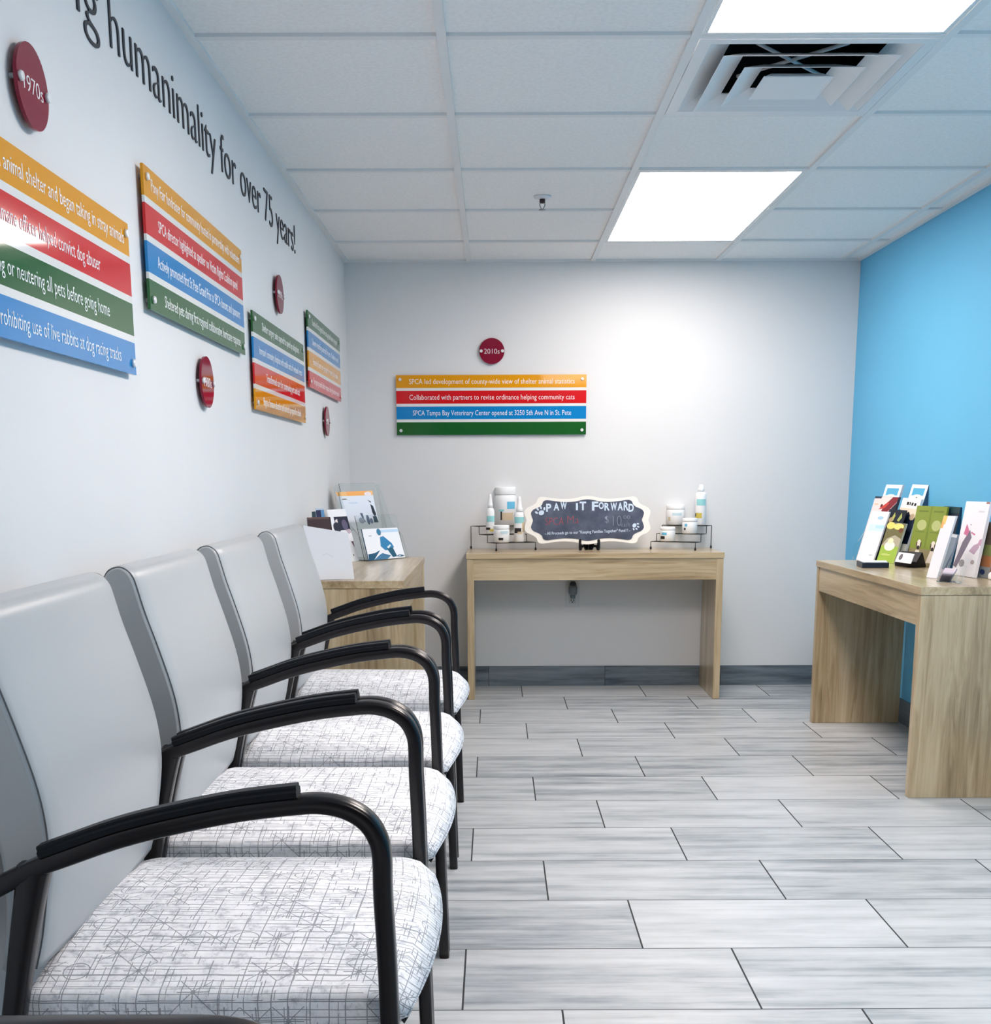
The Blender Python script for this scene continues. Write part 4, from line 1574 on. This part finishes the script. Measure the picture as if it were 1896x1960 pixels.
sheet('flyer', 'flyer with orange band on the upper tier of corner leaflet rack', 'flyer',
      [(664, 1000), (724, 1000), (712, 939), (642, 942)], ZB, -55, 15, 0.003, (226, 234, 246),
      [(rect(0.0, 0.86, 1.0, 1.0), (246, 196, 130)), (rect(0.28, 0.86, 0.85, 1.0), (248, 178, 96)), (rect(0.25, 0.60, 0.5, 0.66), (206, 222, 240)), (oval(0.16, 0.76, 0.08, 0.02), (120, 116, 104)),
       ([(0.80, 0.72), (0.88, 0.62), (0.9, 0.66)], (60, 60, 64)), ([(0.86, 0.58), (0.93, 0.52), (0.98, 0.26), (0.92, 0.18), (0.87, 0.30)], (20, 36, 50)),
       ([(0.86, 0.0), (0.85, 0.2), (0.97, 0.2), (1.0, 0.0)], (34, 58, 72)), ([(0.48, 0.30), (0.56, 0.30), (0.56, 0.12), (0.60, 0.0), (0.52, 0.05)], (84, 98, 124)),
       (oval(0.68, 0.08, 0.05, 0.16), (92, 106, 132)), (oval(0.47, 0.06, 0.09, 0.1), (150, 160, 178)), (oval(0.78, 0.05, 0.05, 0.09), (110, 122, 146)), (oval(0.85, 0.9, 0.1, 0.07), (242, 232, 236))], GL,
      at=r0, off=0.0775)
sheet('flyer', 'white flyer with blue kneeling figure on lower tier of corner rack', 'flyer',
      [(706, 1073), (775.5, 1066.5), (760, 1009.5), (692, 1013)], ZB + 0.004, -55, 15, 0.006, (240, 243, 250),
      [(rect(0.42, 0.86, 1.0, 0.95), (190, 218, 242)), (oval(0.44, 0.88, 0.06, 0.11), (62, 124, 160)), ([(0.40, 0.42), (0.44, 0.72), (0.54, 0.74), (0.72, 0.50), (0.76, 0.36), (0.62, 0.30), (0.5, 0.28)], (48, 130, 182)),
       ([(0.55, 0.34), (0.72, 0.36), (0.78, 0.06), (0.66, 0.04)], (26, 88, 116)), ([(0.02, 0.20), (0.0, 0.0), (0.14, 0.0), (0.30, 0.22), (0.36, 0.30), (0.2, 0.22)], (28, 84, 118)),
       ([(0.14, 0.0), (0.5, 0.0), (0.62, 0.10), (0.4, 0.2), (0.3, 0.14)], (66, 120, 160)), ([(0.76, 0.06), (0.86, 0.12), (1.0, 0.06), (0.9, 0.03)], (52, 104, 130)),
       (oval(0.86, 0.08, 0.03, 0.015), (226, 232, 240)), (rect(0.14, 0.76, 0.22, 0.79), (180, 184, 196)), ([(0.56, 0.38), (0.66, 0.46), (0.69, 0.43), (0.6, 0.33)], (220, 234, 244))], GL, edge=(30, 80, 110))
sheet('brochure', 'white brochure with dark animal photo leaning behind the white pocket', 'brochure',
      [(653, 1077), (687, 1073.5), (660, 974), (625, 976)], ZB, -58, 17.5, 0.006, (240, 242, 248),
      [(rect(0.25, 0.60, 1.0, 0.86), (16, 18, 48)), ([(0.15, 0.62), (0.3, 0.80), (0.42, 0.82), (0.4, 0.74)], (226, 220, 220)), (oval(0.3, 0.66, 0.2, 0.10), (24, 22, 48)), (oval(0.75, 0.7, 0.16, 0.10), (92, 84, 112)),
       ([(0.7, 0.60), (0.95, 0.62), (1.0, 0.55), (0.85, 0.52)], (196, 176, 190)), ([(0.84, 0.38), (0.97, 0.38), (0.95, 0.26)], (120, 96, 110)), (oval(0.78, 0.12, 0.03, 0.02), (120, 124, 136))], GL)
sheet('booklet', 'navy and blue booklet standing at left of corner table', 'booklet',
      [(614, 1092), (634, 1091), (619, 972), (604, 973)], ZB, -20, 6, 0.010, (16, 28, 86),
      [(rect(0.6, 0.0, 1.0, 1.0), (96, 156, 206)), (rect(0.0, 0.97, 1, 1.0), (206, 222, 240))], GL, edge=(208, 220, 236))
sheet('booklet', 'small dark teal booklet beside the navy booklet', 'booklet',
      [(602, 1095), (613, 1094), (604, 979), (597, 979.5)], ZB, -20, 6, 0.008, (16, 62, 76), [], GL)
sheet('folder', 'brown leather folder standing behind the white paper pocket', 'folder',
      [(597, 1100), (648, 1097), (632, 990), (588, 991)], ZB, -14, 8, 0.030, (58, 38, 46), [(rect(0.0, 0.97, 1, 1.0), (104, 78, 72)), (rect(0.94, 0.0, 1.0, 1.0), (36, 26, 36))], GL, edge=(50, 32, 38))
sheet('paper_pocket', 'blank white paper pocket at the near edge of corner table', 'paper holder',
      [(603, 1110), (678, 1108.5), (666, 1020), (580, 1006)], ZB, -8, 10, 0.012, (238, 240, 246),
      [([(0.30, 0.48), (0.42, 0.52), (0.55, 0.46), (0.55, 0.445), (0.42, 0.505), (0.30, 0.465)], (222, 226, 232))], GL)
